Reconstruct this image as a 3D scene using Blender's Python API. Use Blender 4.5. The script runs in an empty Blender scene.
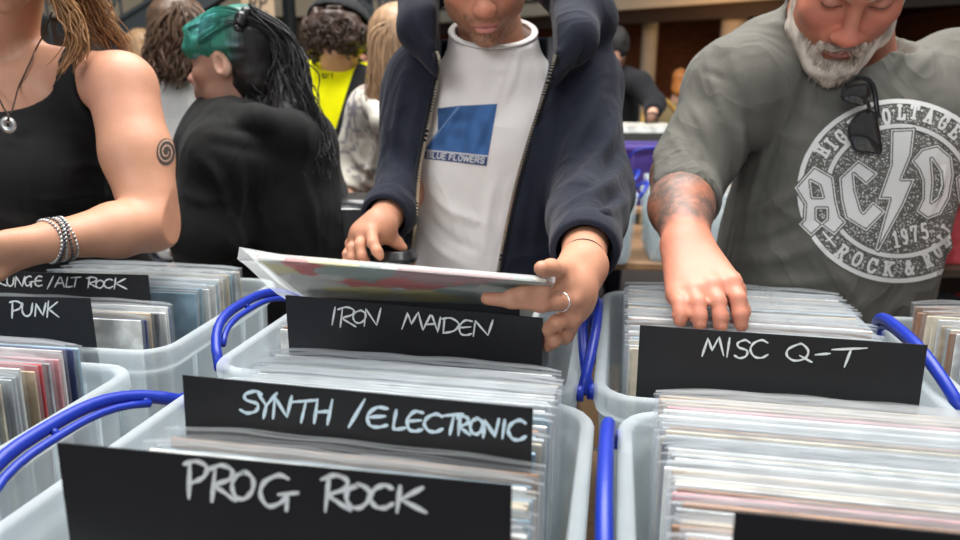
import bpy, bmesh, math, random
import numpy as np
from mathutils import Vector, Matrix, Euler
from mathutils.bvhtree import BVHTree

# ------------------------------------------------------------------ camera, world, lights, exposure
SC = bpy.context.scene
COL = SC.collection
CAM_H, PITCH, FPX = 1.36, math.radians(14.4), 700.0
cam_data = bpy.data.cameras.new('camera')
cam_data.sensor_width = 36.0
cam_data.lens = 36.0 * FPX / 960.0
cam_data.clip_start = 0.02
cam_data.dof.use_dof = True
cam_data.dof.focus_distance = 0.85
cam_data.dof.aperture_fstop = 4.5
cam = bpy.data.objects.new('camera', cam_data)
cam.location = (0, 0, CAM_H)
cam.rotation_euler = (math.pi / 2 - PITCH, 0, 0)
COL.objects.link(cam)
SC.camera = cam

world = bpy.data.worlds.new('world')
SC.world = world
world.use_nodes = True
wbg = world.node_tree.nodes['Background']
wbg.inputs[0].default_value = (0.86, 0.92, 1.0, 1)
wbg.inputs[1].default_value = 0.24

def area(name, loc, target, size, size_y, power, color=(1, 1, 1)):
    l = bpy.data.lights.new(name, 'AREA')
    l.shape = 'RECTANGLE'; l.size = size; l.size_y = size_y; l.energy = power; l.color = color
    o = bpy.data.objects.new(name, l)
    o.location = loc
    o.rotation_euler = (Vector(target) - Vector(loc)).to_track_quat('-Z', 'Y').to_euler()
    COL.objects.link(o)
    return o
# the glazed market roof overhead
area('roof_daylight', (0.2, 1.9, 5.0), (0.2, 1.6, 0), 4.2, 4.0, 560, (1.0, 0.985, 0.96))
area('front_fill', (-3.0, -5.5, 4.2), (0, 1.2, 1.0), 4.0, 2.5, 240, (0.95, 0.98, 1.0))  # added fill light from behind the camera, lifting faces and undersides
area('gallery_lamp', (4.0, 12.5, 2.7), (3.5, 15.8, 0.6), 1.2, 0.4, 26, (1.0, 0.5, 0.18))

SC.view_settings.view_transform = 'Standard'
SC.view_settings.look = 'None'
SC.view_settings.exposure = 0.18
SC.view_settings.gamma = 1.0
SC.view_settings.use_curve_mapping = False
SC.cycles.transparent_max_bounces = 24
SC.cycles.max_bounces = 8
SC.cycles.use_denoising = True
SC.cycles.sample_clamp_indirect = 6.0

# ------------------------------------------------------------------ geometry of the view
CT, ST = math.cos(PITCH), math.sin(PITCH)
def ray(px, py):
    u = (px - 480.0) / FPX; v = (270.0 - py) / FPX
    return np.array([u, CT + v * ST, -ST + v * CT])
ORG = np.array([0, 0, CAM_H])
def P(px, py, Y):
    r = ray(px, py); return ORG + r * (Y / r[1])
def PZ(px, py, z):
    r = ray(px, py); return ORG + r * ((z - CAM_H) / r[2])
PHI = math.radians(11.0)                      # the stall runs at an angle to the camera
EA = np.array([math.cos(PHI), -math.sin(PHI), 0]); EB = np.array([math.sin(PHI), math.cos(PHI), 0])
EZ = np.array([0, 0, 1.0])
def AB(a, b, z): return EA * a + EB * b + EZ * z

# ------------------------------------------------------------------ materials
_M = {}
def nd(nt, t, **kw):
    n = nt.nodes.new(t)
    for k, v in kw.items(): setattr(n, k, v)
    return n
def mat(name, color=(0.5, 0.5, 0.5), rough=0.6, metal=0.0, var=0.06, scale=20.0, bump=0.0, bscale=200.0,
        attr=None, sss=0.0, spec=0.5, sheen=0.0, emit=None, stretch=(1, 1, 1), coat=0.0):
    if name in _M: return _M[name]
    m = bpy.data.materials.new(name); m.use_nodes = True; nt = m.node_tree
    b = nt.nodes['Principled BSDF']
    tc = nd(nt, 'ShaderNodeTexCoord'); mp = nd(nt, 'ShaderNodeMapping')
    mp.inputs['Scale'].default_value = stretch
    nt.links.new(tc.outputs['Object'], mp.inputs[0])
    no = nd(nt, 'ShaderNodeTexNoise'); no.inputs['Scale'].default_value = scale; no.inputs['Detail'].default_value = 4
    nt.links.new(mp.outputs[0], no.inputs[0])
    mx = nd(nt, 'ShaderNodeMix', data_type='RGBA', blend_type='MULTIPLY')
    mx.inputs[0].default_value = 1.0
    rp = nd(nt, 'ShaderNodeMapRange')
    rp.inputs['From Min'].default_value = 0.3; rp.inputs['From Max'].default_value = 0.7
    rp.inputs['To Min'].default_value = 1 - var; rp.inputs['To Max'].default_value = 1 + var
    nt.links.new(no.outputs[0], rp.inputs[0]); nt.links.new(rp.outputs[0], mx.inputs[7])
    if attr:
        at = nd(nt, 'ShaderNodeAttribute', attribute_name=attr); nt.links.new(at.outputs['Color'], mx.inputs[6])
    else: mx.inputs[6].default_value = (*color, 1)
    nt.links.new(mx.outputs[2], b.inputs['Base Color'])
    b.inputs['Roughness'].default_value = rough; b.inputs['Metallic'].default_value = metal
    b.inputs['Specular IOR Level'].default_value = spec
    if sheen: b.inputs['Sheen Weight'].default_value = sheen
    if coat: b.inputs['Coat Weight'].default_value = coat
    if sss:
        b.inputs['Subsurface Weight'].default_value = sss
        b.inputs['Subsurface Radius'].default_value = (1, 0.35, 0.2); b.inputs['Subsurface Scale'].default_value = 0.012
    if bump:
        bn = nd(nt, 'ShaderNodeTexNoise'); bn.inputs['Scale'].default_value = bscale; bn.inputs['Detail'].default_value = 3
        nt.links.new(mp.outputs[0], bn.inputs[0])
        bu = nd(nt, 'ShaderNodeBump'); bu.inputs['Strength'].default_value = bump; bu.inputs['Distance'].default_value = 0.002
        nt.links.new(bn.outputs[0], bu.inputs['Height']); nt.links.new(bu.outputs[0], b.inputs['Normal'])
    if emit:
        b.inputs['Emission Color'].default_value = (*emit[0], 1); b.inputs['Emission Strength'].default_value = emit[1]
    _M[name] = m; return m

def clear_mat(name, tint=(1, 1, 1), body=(0.8, 0.85, 0.88), fac=0.35, rough=0.35, trans=0.4, edge=0.3, spec=0.5):
    """see-through plastic: part transparent, part milky (diffuse and translucent) with a glossy skin"""
    if name in _M: return _M[name]
    m = bpy.data.materials.new(name); m.use_nodes = True; nt = m.node_tree
    out = nt.nodes['Material Output']; b = nt.nodes['Principled BSDF']
    b.inputs['Base Color'].default_value = (*body, 1); b.inputs['Roughness'].default_value = rough
    b.inputs['Specular IOR Level'].default_value = spec
    tl = nd(nt, 'ShaderNodeBsdfTranslucent'); tl.inputs[0].default_value = (*body, 1)
    m1 = nd(nt, 'ShaderNodeMixShader'); m1.inputs[0].default_value = trans
    nt.links.new(b.outputs[0], m1.inputs[1]); nt.links.new(tl.outputs[0], m1.inputs[2])
    tr = nd(nt, 'ShaderNodeBsdfTransparent'); tr.inputs[0].default_value = (*tint, 1)
    lw = nd(nt, 'ShaderNodeLayerWeight'); lw.inputs[0].default_value = 0.35
    tc = nd(nt, 'ShaderNodeTexCoord'); no = nd(nt, 'ShaderNodeTexNoise'); no.inputs['Scale'].default_value = 25.0
    nt.links.new(tc.outputs['Object'], no.inputs[0])
    mr = nd(nt, 'ShaderNodeMapRange'); mr.inputs['To Min'].default_value = fac * 0.8; mr.inputs['To Max'].default_value = fac * 1.2
    nt.links.new(no.outputs[0], mr.inputs[0])
    ma = nd(nt, 'ShaderNodeMath', operation='MULTIPLY_ADD', use_clamp=True); ma.inputs[1].default_value = edge
    nt.links.new(lw.outputs['Facing'], ma.inputs[0]); nt.links.new(mr.outputs[0], ma.inputs[2])
    m2 = nd(nt, 'ShaderNodeMixShader')
    nt.links.new(ma.outputs[0], m2.inputs[0]); nt.links.new(tr.outputs[0], m2.inputs[1]); nt.links.new(m1.outputs[0], m2.inputs[2])
    nt.links.new(m2.outputs[0], out.inputs[0])
    _M[name] = m; return m

# ------------------------------------------------------------------ objects
def tag(o, label=None, cat=None, group=None, kind=None):
    if label: o['label'] = label
    if cat: o['category'] = cat
    if group: o['group'] = group
    if kind: o['kind'] = kind
    return o
def empty(name, loc, label=None, cat=None, group=None, rotz=0):
    o = bpy.data.objects.new(name, None); COL.objects.link(o)
    o.location = [float(c) for c in loc]; o.rotation_euler = (0, 0, rotz); o.empty_display_size = 0.05
    return tag(o, label, cat, group)
def link(name, me, m=None, parent=None):
    """one mesh object; coordinates are world ones unless the parent carries a transform"""
    o = bpy.data.objects.new(name, me); COL.objects.link(o)
    if m is not None:
        if not isinstance(m, (list, tuple)): m = [m]
        for k in m: me.materials.append(k)
    if parent is not None:
        o.parent = parent
        o.matrix_parent_inverse = Matrix.Translation(parent.location).inverted() if parent.type == 'EMPTY' and parent.rotation_euler[2] == 0 else Matrix.Identity(4)
    return o
def mesh_np(V, Fq, smooth=True, col=None, attr='col'):
    V = np.asarray(V, dtype=np.float32); Fq = np.asarray(Fq, dtype=np.int32)
    me = bpy.data.meshes.new('m')
    n = Fq.shape[1]
    me.vertices.add(len(V)); me.vertices.foreach_set('co', V.ravel())
    me.loops.add(Fq.size); me.loops.foreach_set('vertex_index', Fq.ravel())
    me.polygons.add(len(Fq))
    me.polygons.foreach_set('loop_start', np.arange(0, Fq.size, n, dtype=np.int32))
    me.polygons.foreach_set('loop_total', np.full(len(Fq), n, dtype=np.int32))
    if smooth: me.polygons.foreach_set('use_smooth', np.ones(len(Fq), dtype=bool))
    me.update(calc_edges=True); me.validate()
    if col is not None:
        c = np.ones((len(V), 4), dtype=np.float32); c[:, :3] = col
        a = me.color_attributes.new(attr, 'FLOAT_COLOR', 'POINT'); a.data.foreach_set('color', c.ravel())
    return me
class MB:
    """collects simple shapes and links them as ONE mesh"""
    def __init__(s): s.v = []; s.f = []; s.mi = []; s.cur = 0
    def add(s, vs, fs):
        n = len(s.v); s.v += [tuple(float(c) for c in v) for v in vs]
        s.f += [tuple(i + n for i in f) for f in fs]; s.mi += [s.cur] * len(fs)
    def box(s, c, size, ax=None, bev=0.0):
        ex, ey, ez = ax if ax else (np.array([1., 0, 0]), np.array([0, 1., 0]), EZ)
        c = np.array(c, float); hx, hy, hz = [q / 2 for q in size]
        if not bev:
            vs = [c + ex * hx * i + ey * hy * j + ez * hz * k for k in (-1, 1) for j in (-1, 1) for i in (-1, 1)]
            s.add(vs, [(0, 2, 3, 1), (4, 5, 7, 6), (0, 1, 5, 4), (2, 6, 7, 3), (0, 4, 6, 2), (1, 3, 7, 5)])
        else:
            b = bev; vs = []
            prof = [(-hz, -b), (-hz + b, 0), (hz - b, 0), (hz, -b)]
            n = 8
            for z, o in prof:
                for (i, j) in ((1, 1), (-1, 1), (-1, -1), (1, -1)):
                    p1 = (i * (hx + o), j * (hy + o - b)); p2 = (i * (hx + o - b), j * (hy + o))
                    if o < 0: p1 = (i * (hx - b), j * (hy - 2 * b)); p2 = (i * (hx - 2 * b), j * (hy - b))
                    for p in ((p1, p2) if i * j > 0 else (p2, p1)): vs.append(c + ex * p[0] + ey * p[1] + ez * z)
            fs = []
            for r in range(3):
                for q in range(n): fs.append((r * n + q, r * n + (q + 1) % n, (r + 1) * n + (q + 1) % n, (r + 1) * n + q))
            fs.append(tuple(range(n - 1, -1, -1))); fs.append(tuple(range(3 * n, 4 * n)))
            s.add(vs, fs)
    def tube(s, pts, r, n=8, sx=None, cap=True, up=None):
        """sweep; r a number or one per point; sx = (width factor, height factor) of a flattened section"""
        pts = [np.array(p, float) for p in pts]
        rs = r if hasattr(r, '__len__') else [r] * len(pts)
        fx, fy = sx if sx else (1, 1)
        vs = []; prev = None
        for i, p in enumerate(pts):
            t = pts[min(i + 1, len(pts) - 1)] - pts[max(i - 1, 0)]
            t = t / (np.linalg.norm(t) + 1e-9)
            if prev is None:
                a = np.array(up, float) if up is not None else (EZ if abs(t[2]) < 0.9 else np.array([1., 0, 0]))
            else: a = prev
            a = a - t * a.dot(t); a /= np.linalg.norm(a) + 1e-9; prev = a
            b = np.cross(t, a)
            for k in range(n):
                q = 2 * math.pi * k / n
                vs.append(p + (b * math.cos(q) * fx + a * math.sin(q) * fy) * rs[i])
        fs = []
        for i in range(len(pts) - 1):
            for k in range(n): fs.append((i * n + k, i * n + (k + 1) % n, (i + 1) * n + (k + 1) % n, (i + 1) * n + k))
        if cap: fs.append(tuple(range(n - 1, -1, -1))); fs.append(tuple(range((len(pts) - 1) * n, len(pts) * n)))
        s.add(vs, fs)
    def lathe(s, c, prof, n=24, ax=None):
        ex, ey, ez = ax if ax else (np.array([1., 0, 0]), np.array([0, 1., 0]), EZ)
        c = np.array(c, float); vs = []
        for (r, z) in prof:
            for k in range(n):
                q = 2 * math.pi * k / n; vs.append(c + (ex * math.cos(q) + ey * math.sin(q)) * r + ez * z)
        fs = [(i * n + k, i * n + (k + 1) % n, (i + 1) * n + (k + 1) % n, (i + 1) * n + k) for i in range(len(prof) - 1) for k in range(n)]
        s.add(vs, fs)
    def build(s, name, m=None, parent=None, smooth=False):
        me = bpy.data.meshes.new(name); me.from_pydata(s.v, [], s.f)
        if smooth: me.polygons.foreach_set('use_smooth', [True] * len(s.f))
        me.polygons.foreach_set('material_index', s.mi); me.update()
        return link(name, me, m, parent)
def smooth_pts(pts, n=6):
    """Catmull-Rom through the points"""
    p = [np.array(q, float) for q in pts]; p = [2 * p[0] - p[1]] + p + [2 * p[-1] - p[-2]]
    out = []
    for i in range(1, len(p) - 2):
        for k in range(n):
            t = k / n
            out.append(0.5 * (2 * p[i] + (p[i + 1] - p[i - 1]) * t + (2 * p[i - 1] - 5 * p[i] + 4 * p[i + 1] - p[i + 2]) * t * t
                              + (3 * p[i] - p[i - 1] - 3 * p[i + 1] + p[i + 2]) * t ** 3))
    out.append(p[-2]); return out

# ------------------------------------------------------------------ implicit surfaces (bodies, clothes, hair)
def axis(lo, hi, h, fines):
    pts = [lo]
    while pts[-1] < hi:
        x = pts[-1]; s = h
        for (a, b, hf) in fines:
            if a - hf <= x <= b: s = min(s, hf)
            elif x < a: s = min(s, max(hf, (a - x)) if a - x < h else h)
        pts.append(x + s)
    return np.array(pts, dtype=np.float32)
_rn = np.random.RandomState(5).rand(32, 32, 32).astype(np.float32) * 2 - 1
def vnoise(x, y, z):
    x, y, z = np.broadcast_arrays(x, y, z)
    def sp(c):
        i = np.floor(c); f = (c - i).astype(np.float32); i = i.astype(np.int32)
        return i & 31, (i + 1) & 31, f * f * (3 - 2 * f)
    x0, x1, fx = sp(x); y0, y1, fy = sp(y); z0, z1, fz = sp(z)
    c00 = _rn[x0, y0, z0] * (1 - fx) + _rn[x1, y0, z0] * fx; c10 = _rn[x0, y1, z0] * (1 - fx) + _rn[x1, y1, z0] * fx
    c01 = _rn[x0, y0, z1] * (1 - fx) + _rn[x1, y0, z1] * fx; c11 = _rn[x0, y1, z1] * (1 - fx) + _rn[x1, y1, z1] * fx
    return (c00 * (1 - fy) + c10 * fy) * (1 - fz) + (c01 * (1 - fy) + c11 * fy) * fz
def rot(rx=0, ry=0, rz=0):
    return np.array(Euler((math.radians(rx), math.radians(ry), math.radians(rz)), 'XYZ').to_matrix())
class Vol:
    def __init__(s, lo, hi, h, fine=()):
        s.ax = [axis(lo[i], hi[i], h, [(f[0][i], f[1][i], f[2]) for f in fine]) for i in range(3)]
        s.D = np.full([len(a) for a in s.ax], 1.0, dtype=np.float32); s.h = h
    def reg(s, lo, hi, pad):
        sl = []
        for i in range(3):
            a = int(np.searchsorted(s.ax[i], lo[i] - pad)); b = int(np.searchsorted(s.ax[i], hi[i] + pad))
            sl.append(slice(max(0, a - 1), min(len(s.ax[i]), b + 1)))
        if any(q.stop - q.start < 2 for q in sl): return None
        X = s.ax[0][sl[0]][:, None, None]; Y = s.ax[1][sl[1]][None, :, None]; Z = s.ax[2][sl[2]][None, None, :]
        return tuple(sl), X, Y, Z
    def put(s, fn, lo, hi, k=0.01, op='u'):
        r = s.reg(lo, hi, k + 2.5 * s.h)
        if r is None: return s
        sl, X, Y, Z = r; d = fn(X, Y, Z); D = s.D[sl]
        if op == 'u':
            hh = np.clip(0.5 + 0.5 * (D - d) / k, 0, 1); s.D[sl] = D + (d - D) * hh - k * hh * (1 - hh)
        elif op == 's':
            hh = np.clip(0.5 - 0.5 * (D + d) / k, 0, 1); s.D[sl] = D + (-d - D) * hh + k * hh * (1 - hh)
        elif op == 'i': s.D[sl] = np.maximum(D, d)
        return s
    def cap(s, a, b, ra, rb=None, k=0.01, op='u'):
        rb = ra if rb is None else rb
        a = np.array(a, np.float32); b = np.array(b, np.float32); ab = b - a; L = float(ab @ ab) + 1e-9; m = max(ra, rb)
        def fn(X, Y, Z):
            t = np.clip(((X - a[0]) * ab[0] + (Y - a[1]) * ab[1] + (Z - a[2]) * ab[2]) / L, 0, 1)
            return np.sqrt((X - a[0] - t * ab[0]) ** 2 + (Y - a[1] - t * ab[1]) ** 2 + (Z - a[2] - t * ab[2]) ** 2) - (ra + (rb - ra) * t)
        return s.put(fn, np.minimum(a, b) - m, np.maximum(a, b) + m, k, op)
    def chain(s, pts, rs, k=0.01, op='u'):
        for i in range(len(pts) - 1): s.cap(pts[i], pts[i + 1], rs[i], rs[i + 1], k, op)
        return s
    def ell(s, c, r, R=None, k=0.01, op='u'):
        c = np.array(c, np.float32); r = np.array([float(q) for q in (r if hasattr(r, '__len__') else (r, r, r))], np.float32); m = float(max(r))
        def fn(X, Y, Z):
            x, y, z = X - c[0], Y - c[1], Z - c[2]
            if R is not None: x, y, z = (x * R[0, 0] + y * R[1, 0] + z * R[2, 0], x * R[0, 1] + y * R[1, 1] + z * R[2, 1], x * R[0, 2] + y * R[1, 2] + z * R[2, 2])
            k0 = np.sqrt((x / r[0]) ** 2 + (y / r[1]) ** 2 + (z / r[2]) ** 2)
            k1 = np.sqrt((x / r[0] ** 2) ** 2 + (y / r[1] ** 2) ** 2 + (z / r[2] ** 2) ** 2)
            return k0 * (k0 - 1) / (k1 + 1e-6)
        return s.put(fn, c - m, c + m, k, op)
    def loft(s, sec, k=0.02, op='u', p=2.2, yaw=0.0):
        """horizontal sections (z, cx, cy, rx, ry) from low to high"""
        sec = np.array(sec, float)
        dense = np.array(smooth_pts(list(sec), 8)); zz = dense[:, 0]; c, sn = math.cos(yaw), math.sin(yaw)
        m = float(max(sec[:, 3].max(), sec[:, 4].max()))
        lo = (sec[:, 1].min() - m, sec[:, 2].min() - m, sec[0, 0]); hi = (sec[:, 1].max() + m, sec[:, 2].max() + m, sec[-1, 0])
        def fn(X, Y, Z):
            g = [np.interp(Z, zz, dense[:, i]).astype(np.float32) for i in (1, 2, 3, 4)]
            dx, dy = X - g[0], Y - g[1]; x = dx * c + dy * sn; y = -dx * sn + dy * c
            k0 = (np.abs(x / g[2]) ** p + np.abs(y / g[3]) ** p) ** (1 / p)
            k1 = np.sqrt((x / g[2] ** 2) ** 2 + (y / g[3] ** 2) ** 2)
            d = k0 * (k0 - 1) / (k1 + 1e-5)
            q = np.maximum(sec[0, 0] - Z, Z - sec[-1, 0]) + 0 * d
            e = 0.03
            return np.where((d > -e) & (q > -e), np.sqrt(np.maximum(d + e, 0) ** 2 + np.maximum(q + e, 0) ** 2) - e, np.maximum(d, q))
        return s.put(fn, lo, hi, k, op)
    def plane(s, p, n, lo=None, hi=None):
        """keep the side the normal points away from"""
        n = np.array(n, float); n /= np.linalg.norm(n)
        lo = [a[0] for a in s.ax] if lo is None else lo; hi = [a[-1] for a in s.ax] if hi is None else hi
        return s.put(lambda X, Y, Z: ((X - p[0]) * n[0] + (Y - p[1]) * n[1] + (Z - p[2]) * n[2]).astype(np.float32), lo, hi, 0.0, 'i')
    def warp(s, fn, lo=None, hi=None):
        lo = [a[0] for a in s.ax] if lo is None else lo; hi = [a[-1] for a in s.ax] if hi is None else hi
        sl, X, Y, Z = s.reg(lo, hi, 0); s.D[sl] += fn(X, Y, Z); return s
    def mesh(s, smooth=1):
        D = s.D; ax = s.ax; D[[0, -1]] = 1; D[:, [0, -1]] = 1; D[:, :, [0, -1]] = 1
        S = D < 0
        cnt = np.zeros([n - 1 for n in D.shape], np.uint8)
        for i in (0, 1):
            for j in (0, 1):
                for k in (0, 1): cnt += S[i:D.shape[0] - 1 + i, j:D.shape[1] - 1 + j, k:D.shape[2] - 1 + k]
        act = np.argwhere((cnt > 0) & (cnt < 8)); idx = np.full(cnt.shape, -1, np.int32)
        idx[act[:, 0], act[:, 1], act[:, 2]] = np.arange(len(act))
        acc = np.zeros((len(act), 3)); num = np.zeros(len(act))
        A = act.T
        for d in range(3):
            o = [q for q in range(3) if q != d]
            for i in (0, 1):
                for j in (0, 1):
                    off = [0, 0, 0]; off[o[0]] = i; off[o[1]] = j; o2 = list(off); o2[d] = 1
                    d0 = D[A[0] + off[0], A[1] + off[1], A[2] + off[2]]; d1 = D[A[0] + o2[0], A[1] + o2[1], A[2] + o2[2]]
                    m = (d0 < 0) != (d1 < 0); t = np.where(m, d0 / (d0 - d1 + 1e-12), 0)
                    q = np.zeros((len(act), 3)); q[:, d] = t; q[:, o[0]] = i; q[:, o[1]] = j
                    acc += q * m[:, None]; num += m
        pos = act + acc / num[:, None]
        V = np.stack([np.interp(pos[:, i], np.arange(len(ax[i])), ax[i]) for i in range(3)], 1)
        faces = []
        for d in range(3):
            o = [(d + 1) % 3, (d + 2) % 3]
            a = [slice(None)] * 3; b = [slice(None)] * 3; a[d] = slice(0, -1); b[d] = slice(1, None)
            ch = S[tuple(a)] != S[tuple(b)]; E = np.argwhere(ch)
            E = E[(E[:, o[0]] > 0) & (E[:, o[1]] > 0) & (E[:, o[0]] < D.shape[o[0]] - 1) & (E[:, o[1]] < D.shape[o[1]] - 1)]
            q = []
            for (i, j) in ((-1, -1), (0, -1), (0, 0), (-1, 0)):
                c = E.copy(); c[:, o[0]] += i; c[:, o[1]] += j; q.append(idx[c[:, 0], c[:, 1], c[:, 2]])
            q = np.stack(q, 1); ins = S[E[:, 0], E[:, 1], E[:, 2]]
            q[~ins] = q[~ins][:, ::-1]; faces.append(q)
        Fq = np.concatenate(faces); Fq = Fq[(Fq >= 0).all(1)]
        for _ in range(smooth):
            a = np.zeros_like(V); n = np.zeros(len(V))
            for i in range(4):
                u, w = Fq[:, i], Fq[:, (i + 1) % 4]
                for c in range(3): a[:, c] += np.bincount(u, V[w, c], len(V)) + np.bincount(w, V[u, c], len(V))
                n += np.bincount(u, minlength=len(V)) + np.bincount(w, minlength=len(V))
            V = V * 0.5 + 0.5 * a / np.maximum(n, 1)[:, None]
        return V, Fq
# ------------------------------------------------------------------ the hall
def slab(name, c, size, m, kind='structure', **kw):
    b = MB(); b.box(c, size, **kw); o = b.build(name, m)
    if kind: o['kind'] = kind
    return o
def brick_mat(name, c1, c2, cm, sc):
    m = bpy.data.materials.new(name); m.use_nodes = True; nt = m.node_tree; b = nt.nodes['Principled BSDF']
    tc = nd(nt, 'ShaderNodeTexCoord'); mp = nd(nt, 'ShaderNodeMapping'); mp.inputs['Rotation'].default_value = (math.pi / 2, 0, 0)
    br = nd(nt, 'ShaderNodeTexBrick'); br.inputs['Scale'].default_value = sc
    br.inputs['Color1'].default_value = (*c1, 1); br.inputs['Color2'].default_value = (*c2, 1); br.inputs['Mortar'].default_value = (*cm, 1)
    nt.links.new(tc.outputs['Object'], mp.inputs[0]); nt.links.new(mp.outputs[0], br.inputs[0]); nt.links.new(br.outputs[0], b.inputs['Base Color'])
    b.inputs['Roughness'].default_value = 0.85
    return m
M_floor = mat('stone_paving', (0.055, 0.045, 0.04), 0.7, var=0.15, scale=3, bump=0.3, bscale=30)
slab('floor', (0, 9, -0.05), (34, 30, 0.1), M_floor)
M_brick = brick_mat('warm_brick', (0.28, 0.1, 0.04), (0.2, 0.07, 0.03), (0.12, 0.06, 0.03), 3.0)
slab('wall_back', (4, 19.2, 1.7), (26, 0.3, 3.6), M_brick)
slab('wall_right', (11.0, 8.0, 2.6), (0.3, 24, 5.2), M_brick)
M_dark = mat('dark_paint', (0.02, 0.018, 0.016), 0.5)
M_cream = mat('cream_plaster', (0.72, 0.65, 0.5), 0.75, var=0.05, scale=4)
M_drk2 = mat('dark_timber', (0.045, 0.026, 0.015), 0.6, var=0.3, scale=8, stretch=(1, 1, 6))
# gallery above the far stalls: cream fascia, dark soffit, round columns
g0 = PZ(560, 14, 2.95); g1 = PZ(800, -3, 2.95)
gd = (g1 - g0) / np.linalg.norm(g1 - g0); gn = np.array([-gd[1], gd[0], 0])
gc = (g0 + g1) / 2
b = MB(); b.box(gc + EZ * 0.42 + gn * 0.15, (16, 0.3, 0.84), (gd, gn, EZ)); o = b.build('trim_1', M_cream); o['kind'] = 'structure'
b = MB(); b.box(gc + EZ * 0.0 + gn * 0.32, (16, 0.06, 0.5), (gd, gn, EZ)); o = b.build('trim_2', M_drk2); o['kind'] = 'structure'
b = MB(); b.box(gc + EZ * 0.30 + gn * 4.0, (18, 8, 0.08), (gd, gn, EZ)); o = b.build('ceiling', M_drk2); o['kind'] = 'structure'
for (px, dia, back, lab) in ((650, 0.36, 1.6, 'slim round cream column beyond the stooping man in black'),
                             (734, 0.52, 0.9, 'stout round cream column at the shoulder of the man in the grey T-shirt')):
    r = ray(px, 30)[:2]
    # where the view line meets the colonnade line
    A2 = np.array([[r[0], -gd[0]], [r[1], -gd[1]]]); s_ = np.linalg.solve(A2, (gc + gn * back)[:2])
    c = np.array([r[0] * s_[0], r[1] * s_[0], 0])
    b = MB(); R_ = dia / 2
    b.lathe(c, [(0.001, 0), (R_ * 1.35, 0), (R_ * 1.35, 0.12), (R_ * 1.15, 0.18), (R_, 0.25), (R_ * 0.97, 2.95), (R_ * 1.2, 3.0), (R_ * 1.25, 3.2), (0.001, 3.2)], 32)
    tag(b.build('column', M_cream, smooth=True), lab, 'column')
# left: stone-coloured wall with the dark stair in front of it
M_stone = mat('sandstone', (0.42, 0.34, 0.24), 0.85, var=0.12, scale=2.5, bump=0.4, bscale=20)
slab('wall_left', (-4.1, 9.0, 2.6), (7.2, 0.3, 5.2), brick_mat('brown_brick', (0.09, 0.045, 0.028), (0.06, 0.032, 0.02), (0.05, 0.035, 0.025), 3.2))
zc = P(300, 17, 8.8)[2]
slab('trim_3', (-4.1, 8.8, zc + 0.6), (7.2, 0.12, 1.2), M_stone)
M_iron = mat('dark_iron', (0.035, 0.042, 0.045), 0.42, metal=0.3, spec=0.6)
# stair: stringer climbing to the right, treads, handrail and scrolled balusters
st = empty('iron_staircase', P(130, 90, 6.2) * [1, 1, 0], 'dark painted iron staircase climbing behind the long-haired person in white', 'staircase')
s0 = P(60, 78, 6.2); s1 = P(232, -28, 6.2)
b = MB(); d_ = (s1 - s0); L_ = np.linalg.norm(d_); d_ /= L_
up_ = np.cross(d_, np.array([0, -1., 0])); up_ *= np.sign(up_[2])
b.box((s0 + s1) / 2, (L_ * 1.5, 0.06, 0.26), (d_, np.array([0, 1., 0]), up_)); 
b.box((s0 + s1) / 2 + up_ * 0.13, (L_ * 1.5, 0.12, 0.03), (d_, np.array([0, 1., 0]), up_))
b.box((s0 + s1) / 2 - up_ * 0.13, (L_ * 1.5, 0.12, 0.03), (d_, np.array([0, 1., 0]), up_)); b.build('stringer', M_iron, st)
b = MB()
for k in range(9):
    q = s0 + (s1 - s0) * (k / 8) * 1.25 - (s1 - s0) * 0.12 + np.array([0, 0.5, 0.1]); b.box(q, (0.26, 0.9, 0.035))
b.build('tread', M_iron, st)
def scroll(c, r, flip=1, turns=1.6):
    return [np.array(c) + np.array([flip * r * (1 - t * 0.75) * math.cos(t * turns * 6.283), 0, r * (1 - t * 0.75) * math.sin(t * turns * 6.283)]) for t in np.linspace(0, 1, 26)]
b = MB()
for k in range(10):
    q = s0 + (s1 - s0) * (k / 9) * 1.2 - (s1 - s0) * 0.1 + up_ * 0.16
    b.tube([q, q + EZ * 0.85], 0.012, 6)
    b.tube(scroll(q + np.array([0.12, 0, 0.22]), 0.07), 0.011, 5); b.tube(scroll(q + np.array([0.12, 0, 0.42]), 0.07, -1), 0.011, 5)
b.build('baluster', M_iron, st)
b = MB(); b.tube([s0 + EZ * 1.05 - d_ * 0.5, s1 + EZ * 1.05 + d_ * 0.8], 0.03, 8); b.build('handrail', M_iron, st)
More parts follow.
